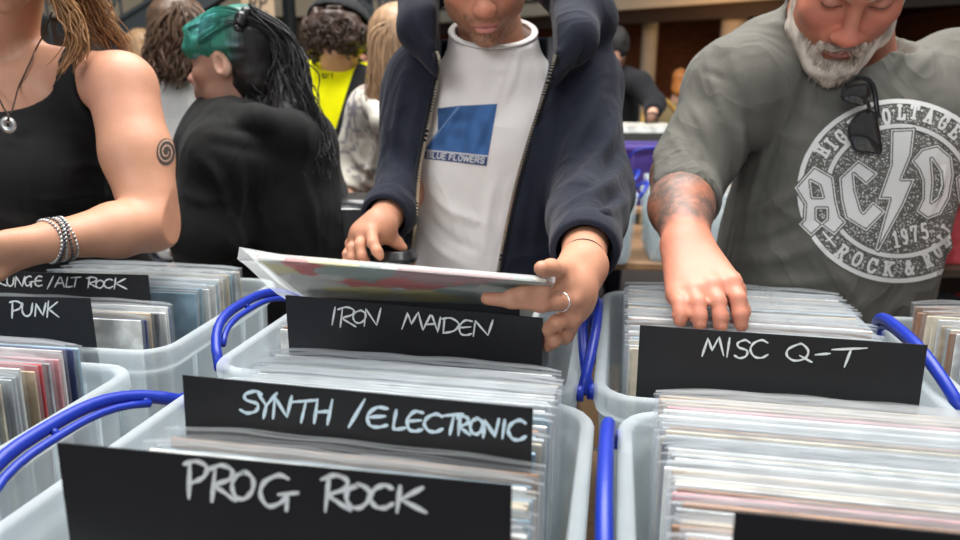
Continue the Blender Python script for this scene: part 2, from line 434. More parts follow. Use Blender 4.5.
# newel posts and the balustrade with scrolls on the right of it
bl = empty('iron_balustrade', P(380, 90, 6.6) * [1, 1, 0], 'ornate scrolled cast-iron balustrade above the man in the black cap', 'balustrade')
b = MB(); r0 = P(338, 4, 6.4); r1 = P(428, 64, 6.4); dr = (r1 - r0)
b.tube([r0, r1], 0.045, 6); b.tube([r0 + EZ * 0.72, r1 + EZ * 0.72], 0.03, 6); b.build('rail', M_iron, bl)
b = MB()
for k in range(14):
    q = r0 + dr * (k / 13)
    b.tube([q, q + EZ * 0.72], 0.011, 6)
    for j in range(4):
        b.tube(scroll(q + np.array([0.032, 0, 0.1 + j * 0.155]), 0.042, 1 if (j + k) % 2 else -1), 0.009, 5)
b.build('scrollwork', M_iron, bl)
for px, dp in ((212, 7.6), (291, 7.7), (366, 7.8)):
    c = P(px, 40, dp); c[2] = 0
    b = MB(); b.lathe(c, [(0.001, 0), (0.15, 0), (0.15, 0.1), (0.09, 0.16), (0.072, 0.3), (0.066, 3.6), (0.1, 3.7), (0.001, 3.7)], 20)
    tag(b.build('iron_post', M_iron, smooth=True), {212: 'dark iron post behind the green-fringed head, leftmost of the three', 291: 'dark iron post between the poster and the curly-haired man',
        366: 'dark iron post just behind the head in the black cap'}[px], 'post', 'dark iron posts holding the stair')
# poster on the post
M_kraft = mat('kraft_paper', (0.55, 0.4, 0.26), 0.8)
pc = P(258, 6, 6.2)
b = MB(); b.box(pc, (0.27, 0.008, 0.34)); ps = b.build('poster', M_kraft); tag(ps, 'brown paper poster with bold dark letters hung behind the green-haired woman', 'poster')
# ------------------------------------------------------------------ tables
M_ply = mat('brown_plywood', (0.3, 0.17, 0.085), 0.55, var=0.25, scale=14, stretch=(1, 6, 1), bump=0.2, bscale=60)
M_steel = mat('grey_steel', (0.35, 0.35, 0.36), 0.35, metal=0.9)
TZ = 0.715
def trestle(name, ca, cb, la, lb, label, rotax=(EA, EB, EZ), org=None, top=TZ):
    c = AB(ca, cb, 0) if org is None else np.array(org, float)
    t = empty(name, c, label, 'table')
    b = MB(); b.box(c + EZ * (top - 0.015), (la, lb, 0.03), rotax, bev=0.003); b.build('tabletop', M_ply, t)
    for sx in (-1, 1):
        q = c + rotax[0] * sx * (la / 2 - 0.25)
        for sy in (-1, 1):
            b = MB(); f = q + rotax[1] * sy * (lb / 2 - 0.06); b.tube([f, f - rotax[1] * sy * 0.05 + EZ * (top - 0.03)], 0.014, 8); b.build('leg', M_steel, t)
        b = MB(); b.tube([q - rotax[1] * (lb / 2 - 0.08) + EZ * 0.25, q + rotax[1] * (lb / 2 - 0.08) + EZ * 0.25], 0.01, 8); b.build('stretcher', M_steel, t)
    return t
trestle('trestle_table', -0.03, 0.74, 2.9, 0.90, 'brown plywood trestle table under the near tubs of records')
# ------------------------------------------------------------------ plastic tubs
M_tub = clear_mat('milky_tub_plastic', (0.93, 0.97, 0.985), (0.80, 0.86, 0.89), 0.27, 0.25, 0.45, 0.5)
M_blue = mat('blue_handle_plastic', (0.005, 0.026, 0.32), 0.4, var=0.05, spec=0.5)
def rrect(hx, hy, r, z, n=5):
    out = []
    for (sx, sy, a0) in ((1, 1, 0), (-1, 1, 90), (-1, -1, 180), (1, -1, 270)):
        for k in range(n + 1):
            a = math.radians(a0 + 90 * k / n); out.append(((hx - r) * sx + r * math.cos(a), (hy - r) * sy + r * math.sin(a), z))
    return out
def make_tub(name, c, ax, label, hx=0.2325, hy=0.195, hz=0.305, m=None, hm=None, group='translucent tubs on the near table',
             handle=(0.0, 0.0), bow=0.0, lift=(50, 50)):
    """c: centre of the base; handle opening angles left/right, None = leave out"""
    m = m or M_tub; hm = hm or M_blue
    t = empty(name, c, label, 'tub', group)
    loops = [rrect(hx - 0.030, hy - 0.028, 0.03, 0.0), rrect(hx - 0.024, hy - 0.022, 0.035, 0.006),
             rrect(hx - 0.016, hy - 0.014, 0.036, hz * 0.86), rrect(hx - 0.014, hy - 0.012, 0.036, hz * 0.9),
             rrect(hx - 0.003, hy - 0.002, 0.042, hz * 0.905), rrect(hx, hy, 0.045, hz * 0.93), rrect(hx, hy, 0.045, hz - 0.004), rrect(hx - 0.003, hy - 0.003, 0.043, hz),
             rrect(hx - 0.013, hy - 0.013, 0.037, hz), rrect(hx - 0.015, hy - 0.015, 0.036, hz - 0.004), rrect(hx - 0.018, hy - 0.017, 0.034, hz * 0.88),
             rrect(hx - 0.027, hy - 0.025, 0.032, 0.009)]
    n = len(loops[0]); vs = []; fs = []
    C0 = np.array(c, float)
    def w(p):
        x, y, z = p; f = z / hz
        x = x + bow * math.copysign(1, x) * f * max(0, 1 - (y / hy) ** 2) * min(1, abs(x) / hx * 1.2)
        return C0 + ax[0] * x + ax[1] * y + EZ * z
    for L in loops: vs += [w(p) for p in L]
    for i in range(len(loops) - 1):
        for k in range(n): fs.append((i * n + k, i * n + (k + 1) % n, (i + 1) * n + (k + 1) % n, (i + 1) * n + k))
    fs.append(tuple(range(n - 1, -1, -1))); fs.append(tuple(range((len(loops) - 1) * n, len(loops) * n)))
    b = MB(); b.add(vs, fs)
    # upright ribs moulded outside the wall
    for sx in (-1, 1):
        for yy in (-0.11, -0.04, 0.04, 0.11):
            p0 = w((sx * (hx - 0.022), yy, 0.03)); p1 = w((sx * (hx - 0.008), yy, hz * 0.905)); b.tube([p0, p1], 0.0035, 4)
    for sy in (-1, 1):
        for xx in (-0.15, -0.05, 0.05, 0.15):
            p0 = w((xx, sy * (hy - 0.020), 0.03)); p1 = w((xx, sy * (hy - 0.008), hz * 0.905)); b.tube([p0, p1], 0.003, 4)
    ob = b.build('tub_body', m, t, smooth=False)
    ob.data.polygons.foreach_set('use_smooth', [len(p.vertices) == 4 for p in ob.data.polygons])
    for s, an in zip((-1, 1), handle):
        if an is None: continue
        a = math.radians(an); pts = []; L = hy - 0.05
        for k in range(17):
            u = -1 + 2 * k / 16
            out = 0.058 * (1 - abs(u) ** 3.0) + 0.002
            pts.append(C0 + ax[0] * (s * (hx + 0.004 + bow * 0.6 + out * math.cos(a))) + ax[1] * (u * L) + EZ * (hz - 0.016 + out * math.sin(a)))
        b = MB(); b.tube(pts, 0.0085, 10, sx=(0.8, 0.9), up=EZ)
        nrm = ax[0] * (s * math.cos(a)) + EZ * math.sin(a)
        inner = [p - nrm * 0.0135 for p in pts[2:-2]]
        b.tube(inner, 0.0055, 8, sx=(0.8, 0.8), up=EZ)
        for k in (2, 8, 14): b.tube([pts[k], pts[k] - nrm * 0.0135], 0.004, 6)
        for e in (pts[0], pts[-1]): b.lathe(e - ax[0] * s * 0.006, [(0.0005, -0.004), (0.010, -0.004), (0.010, 0.008), (0.0005, 0.008)], 12, (ax[1], EZ, ax[0] * s))
        b.build('handle', hm, t, smooth=True)
    return t
AX = (EA, EB, EZ)
def axr(deg):
    a = PHI - math.radians(deg)   # positive turns anticlockwise
    return (np.array([math.cos(a), -math.sin(a), 0]), np.array([math.sin(a), math.cos(a), 0]), EZ)
FB, BB = 0.535, 0.942
make_tub('storage_tub', AB(-0.246, FB, TZ), AX, 'translucent tub of records holding the synth card, near row centre', handle=(36, None), bow=0.008)
make_tub('storage_tub', AB(-0.2675, BB - 0.007, TZ), AX, 'translucent tub of records under the record the man in navy holds', handle=(44, 78), bow=0.004)
make_tub('storage_tub', AB(0.250, FB, TZ), AX, 'translucent tub of tightly packed records in the near row, right', handle=(84, None), bow=0.008)
make_tub('storage_tub', AB(0.183, BB + 0.036, TZ), AX, 'translucent tub of records holding the Q-T card', hx=0.197, hy=0.23, handle=(74, None), bow=0.003)
make_tub('storage_tub', AB(-0.806, FB + 0.0, TZ), axr(2), 'translucent tub of records in the near left corner', handle=(None, None), bow=0.004)
make_tub('storage_tub', AB(-0.822, BB + 0.015, TZ), axr(3), 'translucent tub of records holding the punk card', handle=(None, None), bow=0.004)
make_tub('storage_tub', AB(0.768, FB - 0.02, TZ), AX, 'translucent tub in the near row mostly outside the right edge', handle=(60, None))
make_tub('storage_tub', AB(0.632, BB + 0.005, TZ), AX, 'translucent tub of records at the right edge below the grey T-shirt hem', handle=(66, None))

# ------------------------------------------------------------------ records
REC = 0.315
M_slv = clear_mat('clear_sleeve', (0.985, 0.99, 0.995), (0.86, 0.9, 0.92), 0.04, 0.13, 0.4, 0.22, 0.8)
M_lip = clear_mat('sleeve_mouth', (0.97, 0.98, 0.99), (0.9, 0.93, 0.94), 0.27, 0.22, 0.5, 0.3, 0.8)
COVERS = {
 'white': (0.68, 0.68, 0.65), 'cream': (0.60, 0.53, 0.40), 'pale grey': (0.34, 0.36, 0.37), 'pale blue': (0.25, 0.38, 0.46),
 'brown': (0.30, 0.16, 0.09), 'dark grey': (0.12, 0.13, 0.15), 'pink': (0.70, 0.30, 0.32), 'tan': (0.50, 0.38, 0.25),
 'red': (0.50, 0.05, 0.06), 'black': (0.02, 0.02, 0.022), 'teal': (0.10, 0.30, 0.32), 'yellow': (0.7, 0.55, 0.12), 'navy': (0.03, 0.05, 0.15)}
def cover_mat(cn, k):
    """a printed card cover: two tones in soft blocks"""
    nm = cn.replace(' ', '_') + '_cover_' + 'abc'[k]
    if nm in _M: return _M[nm]
    m = bpy.data.materials.new(nm); m.use_nodes = True; nt = m.node_tree; bs = nt.nodes['Principled BSDF']
    tc = nd(nt, 'ShaderNodeTexCoord'); no = nd(nt, 'ShaderNodeTexNoise'); no.inputs['Scale'].default_value = 14 + 9 * k; no.inputs['Detail'].default_value = 3
    nt.links.new(tc.outputs['Object'], no.inputs[0])
    rp = nd(nt, 'ShaderNodeValToRGB'); c = COVERS[cn]
    rp.color_ramp.elements[0].position = 0.42; rp.color_ramp.elements[0].color = (*[q * 0.75 for q in c], 1)
    rp.color_ramp.elements[1].position = 0.58; rp.color_ramp.elements[1].color = (*[min(1, q * 1.1 + 0.02) for q in c], 1)
    nt.links.new(no.outputs[0], rp.inputs[0]); nt.links.new(rp.outputs[0], bs.inputs['Base Color']); bs.inputs['Roughness'].default_value = 0.45
    _M[nm] = m; return m
def cover_mesh(th):
    b = MB(); b.box((0, 0, REC / 2), (REC, th, REC), bev=0.0007); me = bpy.data.meshes.new('cover'); me.from_pydata(b.v, [], b.f); me.update(); return me
def sleeve_mesh(seed, th):
    """open-topped polythene sleeve with a wavy crinkled mouth"""
    rs = np.random.RandomState(seed); nx, nz = 26, 9; W = REC + 0.011; zt = REC + 0.009 + rs.rand() * 0.005
    ph = rs.rand(6) * 6.28; V = []; F = []
    for side in (-1, 1):
        for j in range(nz):
            z = -0.001 + (zt - 0.0012) * (j / (nz - 2)) ** 0.6 if j < nz - 1 else zt
            for i in range(nx):
                x = -W / 2 + W * i / (nx - 1); e = max(0, (z - REC * 0.97) / (zt - REC * 0.97))
                edge = 1 - abs(2 * i / (nx - 1) - 1) ** 8
                y = side * ((th / 2 + 0.0006) * edge) + e * (0.0003 * math.sin(x * 34 + ph[0]) + 0.0003 * math.sin(x * 90 + ph[1]) + side * 0.0004 * math.sin(x * 57 + ph[2]))
                zz = z + (0.0008 * math.sin(x * 21 + ph[3]) + 0.0007 * math.sin(x * 70 + ph[4]) - (0.004 * abs(2 * i / (nx - 1) - 1) ** 6)) * e
                V.append((x, y, zz))
    for s in range(2):
        for j in range(nz - 1):
            for i in range(nx - 1):
                a = s * nx * nz + j * nx + i; F.append((a, a + 1, a + 1 + nx, a + nx) if s == 0 else (a, a + nx, a + 1 + nx, a + 1))
    me = bpy.data.meshes.new('sleeve'); me.from_pydata(V, [], F); me.polygons.foreach_set('use_smooth', [True] * len(F))
    me.polygons.foreach_set('material_index', [1 if (k // (nx - 1)) % (nz - 1) == nz - 2 else 0 for k in range(len(F))]); me.update(); return me
THS = (0.0028, 0.0034, 0.0045)
CMESH = [cover_mesh(t) for t in THS]; SMESH = [[sleeve_mesh(10 * i + j, THS[i]) for j in range(3)] for i in range(3)]
for m_ in CMESH: m_.materials.append(cover_mat('white', 0))
for q in SMESH:
    for m_ in q: m_.materials.append(M_slv); m_.materials.append(M_lip)
RR = random.Random(3)
_proto = {}
def record(a, b, z, i, cn, ck, lean, yaw, label, group):
    """cover (the thing itself) with its plastic sleeve as a child; copies share mesh data"""
    if i not in _proto:
        o = bpy.data.objects.new('vinyl_record', CMESH[i]); COL.objects.link(o)
        s = bpy.data.objects.new('plastic_sleeve', SMESH[i][0]); COL.objects.link(s); s.parent = o; _proto[i] = (o, s)
    else:
        p, ps_ = _proto[i]; o = p.copy(); COL.objects.link(o); s = ps_.copy(); COL.objects.link(s); s.parent = o
        s.data = SMESH[i][RR.randrange(3)]
    o.location = [float(q) for q in AB(a, b, z)]
    o.rotation_euler = Euler((math.radians(lean), 0, -PHI + math.radians(yaw)), 'XYZ')
    o.material_slots[0].link = 'OBJECT'; o.material_slots[0].material = cover_mat(cn, ck)
    return tag(o, label, 'record', group)
def row(b0, b1, a0, a1, pitch, palette, where, group, ztop=1.065, lean=(-4, -2), jag=0.004, yaw=0, shift=None):
    """a filed run of records from b0 (near) to b1; the records slide between a0 and a1 from side to side"""
    b_ = b0; n = 0; tp = None; rows = []
    while b_ < b1:
        i = RR.choice((0, 0, 1, 1, 2)); cn = RR.choice(palette)
        if tp is not None: b_ += (tp + THS[i]) / 2 + 0.0027 + max(0.0002, (pitch - 0.0022) * RR.uniform(0.3, 1.7))
        tp = THS[i]
        f = (b_ - b0) / max(1e-6, b1 - b0)
        lo, hi = a0 + REC / 2 + 0.006, a1 - REC / 2 - 0.006
        a_ = RR.uniform(lo, hi) if shift is None else np.clip(shift + RR.uniform(-0.006, 0.006), lo, hi)
        ln = lean[0] + (lean[1] - lean[0]) * f
        # keep the foot so that the top lies at b_
        foot = b_ + math.tan(math.radians(ln)) * REC
        R_ = record(a_, foot, ztop - REC - 0.014 + RR.uniform(-jag, jag), i, cn, RR.randrange(3), ln, yaw + RR.uniform(-0.12, 0.12),
               None, group)
        rows.append((R_, cn))
        n += 1
    for k, (o, cn) in enumerate(rows):
        if k == 0: s = 'nearest %s sleeved record %s' % (cn, where)
        elif k == len(rows) - 1: s = 'farthest %s sleeved record %s' % (cn, where)
        elif rows[k - 1][1] == rows[k + 1][1]: s = '%s sleeved record between two %s ones %s' % (cn, rows[k - 1][1], where)
        else: s = '%s sleeved record between %s and %s ones %s' % (cn, rows[k - 1][1], rows[k + 1][1], where)
        tag(o, s)
    by = {}
    for o, cn in rows: by.setdefault(o['label'], []).append(o)
    for s, L in by.items():
        if len(L) == 2: L[0]['label'] = s + ', nearer'; L[1]['label'] = s + ', farther'
        elif len(L) > 2:
            for k, o in enumerate(L): o['label'] = s + ', ' + ('nearest', 'second', 'third', 'fourth', 'fifth', 'sixth', 'seventh', 'eighth', 'ninth')[min(k, 8)] + ''
    return n
PALE = ['white', 'white', 'cream', 'pale grey', 'pale blue', 'white', 'cream', 'tan', 'pale grey', 'brown', 'white']
MIX = ['white', 'cream', 'pale grey', 'dark grey', 'pink', 'tan', 'navy', 'pale blue', 'red', 'white', 'cream', 'brown']
NR = 0
NR += row(0.405, 0.485, -0.454, -0.042, 0.0026, PALE, 'behind the prog card', 'records between the two near cards', lean=(-3, -2), ztop=1.083, shift=-0.209)
NR += row(0.53, 0.69, -0.454, -0.042, 0.0028, PALE, 'behind the synth card', 'records behind the synth card', lean=(-3, -1), ztop=1.083, shift=-0.209)
NR += row(0.815, 0.835, -0.44, -0.065, 0.003, PALE, 'below the held record', 'records below the held record')
NR += row(0.405, 0.69, 0.045, 0.452, 0.0026, PALE + ['pink', 'dark grey', 'brown'], 'in the near right tub', 'records in the packed near tub on the right', ztop=1.07, lean=(-2, -2), shift=0.2125)
NR += row(0.85, 1.13, 0.02, 0.36, 0.0033, PALE + ['dark grey', 'tan'], 'behind the Q-T card', 'records behind the Q-T card', lean=(-7, -4), ztop=1.062, shift=0.183)
NR += row(0.44, 0.68, -1.0, -0.612, 0.0065, MIX, 'in the near left tub', 'records in the near left tub', ztop=1.075, lean=(-3, -2), yaw=2, shift=-0.785)
NR += row(0.82, 0.88, -1.01, -0.62, 0.006, ['pale grey', 'dark grey', 'navy', 'cream', 'white', 'tan'], 'behind the punk card', 'records between the punk and rock cards', ztop=1.06, yaw=3, shift=-0.802)
NR += row(0.965, 1.10, -1.01, -0.62, 0.005, ['white', 'pale grey', 'cream', 'tan', 'pale blue', 'dark grey', 'white'], 'in the farthest left corner', 'records behind the rock card', ztop=1.06, yaw=3, shift=-0.81)
NR += row(0.82, 1.09, 0.42, 0.84, 0.008, ['cream', 'white', 'tan', 'dark grey', 'brown', 'pale grey'], 'in the rightmost tub', 'records in the tub at the right edge', ztop=1.065, shift=0.601)
print('records', NR)

# ------------------------------------------------------------------ divider cards and their chalk-pen writing
M_card = mat('black_divider_card', (0.012, 0.012, 0.014), 0.42, var=0.1, spec=0.35)
M_chalk = mat('chalk_pen', (0.72, 0.74, 0.74), 0.6, var=0.12, scale=300)
M_chalkb = mat('chalk_pen_bluish', (0.62, 0.76, 0.84), 0.6, var=0.12, scale=300)
ST_ = {   # strokes in a unit box, y up
 'P': [[(0.3, 0), (0.34, 1)], [(0.12, 0.92), (0.55, 1), (0.95, 0.86), (0.9, 0.62), (0.6, 0.47), (0.3, 0.42)]],
 'R': [[(0.18, 0.0), (0.3, 0.95)], [(0.05, 0.88), (0.5, 1), (0.88, 0.86), (0.8, 0.62), (0.32, 0.45), (0.6, 0.25), (1.0, 0.02)]],
 'O': [[(0.55, 0.97), (0.15, 0.8), (0.02, 0.45), (0.2, 0.08), (0.6, 0.03), (0.95, 0.35), (0.95, 0.75), (0.6, 0.98), (0.45, 0.92)]],
 'G': [[(0.75, 0.9), (0.5, 1), (0.12, 0.8), (0.02, 0.45), (0.22, 0.12), (0.55, 0.22), (0.72, 0.42)], [(0.5, 0.45), (1.0, 0.5)], [(0.74, 0.46), (0.7, 0.0)]],
 'C': [[(0.98, 0.85), (0.65, 1), (0.2, 0.82), (0.02, 0.45), (0.25, 0.08), (0.65, 0.02), (1.0, 0.2)]],
 'K': [[(0.2, 1), (0.1, 0)], [(0.9, 0.95), (0.22, 0.5), (1.0, 0.0)]],
 'S': [[(1.0, 0.85), (0.7, 1), (0.25, 0.85), (0.3, 0.6), (0.8, 0.42), (0.75, 0.12), (0.35, 0.0), (0.02, 0.15)]],
 'Y': [[(0.05, 0.95), (0.45, 0.5)], [(1.0, 1.0), (0.45, 0.5), (0.3, 0)]],
 'N': [[(0.02, 0), (0.12, 0.95), (0.75, 0.05), (1.0, 1.0)]],
 'T': [[(0.0, 0.92), (1.0, 1.0)], [(0.55, 0.95), (0.35, 0.0)]],
 'H': [[(0.2, 1), (0.02, 0.05)], [(0.98, 0.98), (0.72, 0)], [(0.1, 0.48), (0.85, 0.52)]],
 '/': [[(0.95, 1), (0.05, 0)]],
 'E': [[(0.95, 0.92), (0.45, 0.98), (0.05, 0.6), (0.12, 0.12), (0.5, 0.0), (0.92, 0.1)], [(0.1, 0.5), (0.85, 0.55)]],
 'L': [[(0.25, 1), (0.05, 0.12), (0.3, 0.0), (0.95, 0.08)]],
 'I': [[(0.7, 1), (0.35, 0)]],
 'M': [[(0.0, 0), (0.28, 0.95), (0.45, 0.3), (0.78, 1), (0.98, 0.02)]],
 'A': [[(0.0, 0), (0.5, 1), (0.62, 0.95), (0.95, 0)], [(0.2, 0.38), (0.85, 0.42)]],
 'D': [[(0.15, 0.98), (0.08, 0.02)], [(0.0, 0.95), (0.55, 1), (1.0, 0.6), (0.7, 0.15), (0.05, 0.0)]],
 'U': [[(0.05, 1), (0.05, 0.35), (0.35, 0.0), (0.75, 0.2), (0.9, 1)]],
 'Q': [[(0.5, 0.97), (0.1, 0.7), (0.03, 0.35), (0.3, 0.08), (0.7, 0.2), (0.82, 0.6), (0.6, 0.95), (0.42, 0.92)], [(0.5, 0.35), (0.95, 0.0)]],
 '-': [[(0, 0.4), (1, 0.6)]]}
def hit(px, py, pl):
    r = ray(px, py); p, n = pl; return ORG + r * (np.dot(p - ORG, n) / np.dot(r, n))
def write(parent, pl, chars, w, m, name='lettering', lab=None):
    """chars: (char, x0, y0, x1, y1) boxes of the photograph; each stroke becomes a thin flat ribbon on the plane"""
    b = MB(); n = pl[1]
    for k, (ch, x0, y0, x1, y1) in enumerate(chars):
        for si, st_ in enumerate(ST_[ch]):
            pts = smooth_pts([(x, y) for x, y in st_], 5) if len(st_) > 2 and ch not in 'YNMAK' else [np.array(q, float) for q in st_]
            if len(pts) < 3 or ch in 'YNMAK':
                q = []
                for i in range(len(pts) - 1): q += [pts[i] + (pts[i + 1] - pts[i]) * t for t in (0, .25, .5, .75)]
                pts = q + [pts[-1]]
            W = [hit(x0 + (x1 - x0) * p[0], y1 - (y1 - y0) * p[1], pl) + n * (0.0003 + 0.00004 * (si + k % 3)) for p in pts]
            N = len(W); vs = []
            for i in range(N):
                t = W[min(i + 1, N - 1)] - W[max(i - 1, 0)]; t /= np.linalg.norm(t) + 1e-9; s = np.cross(n, t)
                ww = w * (0.9 + 0.18 * math.sin(i * 1.1 + k)) / 2
                if i == 0: W[i] = W[i] - t * ww * 0.6
                if i == N - 1: W[i] = W[i] + t * ww * 0.6
                e = 0.55 if i in (0, N - 1) else 1
                vs += [W[i] + s * ww * e, W[i] - s * ww * e, W[i] + s * ww * e + n * 0.00015, W[i] - s * ww * e + n * 0.00015]
            fs = []
            for i in range(N - 1):
                a = 4 * i; c = a + 4
                fs += [(a + 2, c + 2, c + 3, a + 3), (a, a + 2, a + 3, a + 1)[:0] or (a, c, c + 2, a + 2), (a + 1, a + 3, c + 3, c + 1)]
            b.add(vs, fs)
    o = b.build(name, m, parent)
    return o
def card(xl, yl, zl, xr, yr, zr, height, lean, label, chars, w, m=None, ext=(0, 0)):
    """a stiff black card: its top corners from the photograph at given heights, hanging down into the tub"""
    p0 = PZ(xl, yl, zl); p1 = PZ(xr, yr, zr); d = p1 - p0; L = np.linalg.norm(d); d /= L
    p0 = p0 - d * ext[0]; p1 = p1 + d * ext[1]
    hd = np.array([-d[1], d[0], 0]); hd /= np.linalg.norm(hd)        # away from the camera
    dn = -EZ * math.cos(math.radians(lean)) - hd * math.sin(math.radians(lean))
    dn = dn - d * dn.dot(d); dn /= np.linalg.norm(dn)
    n = np.cross(d, dn); n /= np.linalg.norm(n)
    if n[1] > 0: n = -n
    c = (p0 + p1) / 2 + dn * height / 2 - n * 0.0006
    b = MB(); b.box(c, (np.linalg.norm(p1 - p0), 0.0012, height), (d, -n, -dn), bev=0.0003)
    o = b.build('divider_card', M_card); o.data.name = 'divider_card'; tag(o, label, 'divider card', 'black divider cards')
    if chars: write(o, (p0, n), chars, w, m or M_chalk)
    return (p0, n)
card(60, 443, 1.12, 512, 485, 1.12, 0.30, 2, 'black divider card reading PROG ROCK at the front of the near tub',
     [('P', 181, 461, 208, 498), ('R', 207, 465, 236, 501), ('O', 232, 471, 254, 499), ('G', 260, 475, 298, 510),
      ('R', 320, 475, 351, 511), ('O', 346, 484, 370, 508), ('C', 370, 485, 393, 508), ('K', 394, 486, 426, 512)], 0.0034, ext=(0.003, 0))
card(182, 375, 1.12, 533, 408, 1.12, 0.30, 4, 'black divider card reading SYNTH/ELECTRONIC behind the prog one',
     [('S', 240, 391, 262, 413), ('Y', 258, 393, 277, 418), ('N', 273, 396, 292, 418), ('T', 293, 400, 317, 422), ('H', 314, 399, 333, 424),
      ('/', 348, 399, 366, 427), ('E', 367, 407, 389, 427), ('L', 393, 410, 407, 429), ('E', 407, 411, 424, 431), ('C', 424, 414, 443, 432),
      ('T', 443, 414, 463, 434), ('R', 456, 416, 470, 435), ('O', 470, 418, 483, 434), ('N', 483, 419, 499, 437), ('I', 500, 420, 507, 438), ('C', 508, 420, 526, 440)], 0.0031, M_chalkb)
card(285, 295, 1.11, 543, 318, 1.11, 0.30, 0, 'black divider card reading IRON MAIDEN below the record in the hands',
     [('I', 329, 307, 338, 325), ('R', 337, 307, 356, 327), ('O', 353, 310, 366, 323), ('N', 364, 308, 381, 326), ('M', 402, 312, 423, 329),
      ('A', 423, 315, 438, 330), ('I', 435, 317, 443, 332), ('D', 442, 318, 459, 333), ('E', 459, 320, 473, 335), ('N', 473, 320, 493, 336)], 0.0026)
card(307, 287, 1.105, 520, 300, 1.105, 0.29, 3, 'black divider card just behind the one reading IRON MAIDEN, mostly hidden', [], 0)
card(640, 325, 1.088, 928, 345, 1.088, 0.30, 3, 'black divider card reading MISC Q-T in front of the browsing hand',
     [('M', 702, 337, 724, 356), ('I', 724, 338, 732, 357), ('S', 734, 340, 750, 358), ('C', 750, 340, 768, 358), ('Q', 786, 343, 813, 362), ('-', 815, 351, 830, 357), ('T', 832, 348, 867, 367)], 0.0027)
card(735, 512, 1.12, 1100, 548, 1.12, 0.30, 2, 'black divider card at the bottom right corner in front of the packed records', [], 0, ext=(0, 0.05))
card(-20, 296, 1.09, 90, 298, 1.09, 0.30, 0.5, 'black divider card reading PUNK behind the near left records',
     [('P', 8, 301, 22, 318), ('U', 22, 303, 34, 316), ('N', 35, 303, 46, 316), ('K', 46, 301, 59, 317)], 0.0028, ext=(0.2, 0))
card(-10, 271, 1.09, 148, 275, 1.09, 0.30, 2, 'black divider card reading GRUNGE/ALT ROCK behind the punk one',
     [('G', -20, 275, -10, 287), ('R', -8, 276, 7, 286), ('U', 7, 277, 15, 286), ('N', 15, 276, 25, 287), ('G', 25, 276, 34, 287), ('E', 35, 276, 43, 286), ('/', 47, 276, 54, 289),
      ('A', 55, 277, 65, 287), ('L', 66, 277, 73, 287), ('T', 71, 277, 81, 287), ('R', 86, 277, 98, 288), ('O', 96, 280, 104, 288), ('C', 104, 279, 113, 288), ('K', 113, 278, 127, 289)], 0.0024, ext=(0.11, 0))
# ------------------------------------------------------------------ people: heads, hands, clothes
M_skin = mat('skin', attr='col', rough=0.5, var=0.04, scale=60, sss=0.12, spec=0.4, bump=0.15, bscale=350)
def cloth(name, color, rough=0.85, wr=0.35, wscale=5.0, **kw):
    fresh = name not in _M
    m = mat(name, color, rough, var=kw.pop('var', 0.08), scale=kw.pop('scale', 12), bump=kw.pop('bump', 0.35), bscale=kw.pop('bscale', 420), sheen=kw.pop('sheen', 0.05), spec=0.15, **kw)
    if fresh and wr:   # soft crumples of the cloth
        nt = m.node_tree; b = nt.nodes['Principled BSDF']; tc = nd(nt, 'ShaderNodeTexCoord'); mp = nd(nt, 'ShaderNodeMapping'); mp.inputs['Scale'].default_value = (1.6, 1.6, 0.8); mp.inputs['Rotation'].default_value = (0.2, 0.35, 0.1)
        no = nd(nt, 'ShaderNodeTexNoise'); no.inputs['Scale'].default_value = wscale; no.inputs['Detail'].default_value = 2.5; no.inputs['Distortion'].default_value = 0.9
        nt.links.new(tc.outputs['Object'], mp.inputs[0]); nt.links.new(mp.outputs[0], no.inputs[0])
        sb = nd(nt, 'ShaderNodeMath', operation='SUBTRACT'); sb.inputs[1].default_value = 0.5; ab = nd(nt, 'ShaderNodeMath', operation='ABSOLUTE')
        nt.links.new(no.outputs[0], sb.inputs[0]); nt.links.new(sb.outputs[0], ab.inputs[0])
        bu = nd(nt, 'ShaderNodeBump'); bu.invert = True; bu.inputs['Strength'].default_value = wr; bu.inputs['Distance'].default_value = 0.06
        nt.links.new(ab.outputs[0], bu.inputs['Height'])
        old = [n for n in nt.nodes if n.type == 'BUMP' and n is not bu][0]; nt.links.new(bu.outputs[0], old.inputs['Normal'])
    return m
def sst(a, b, x):
    t = np.clip((x - a) / (b - a), 0, 1); return t * t * (3 - 2 * t)
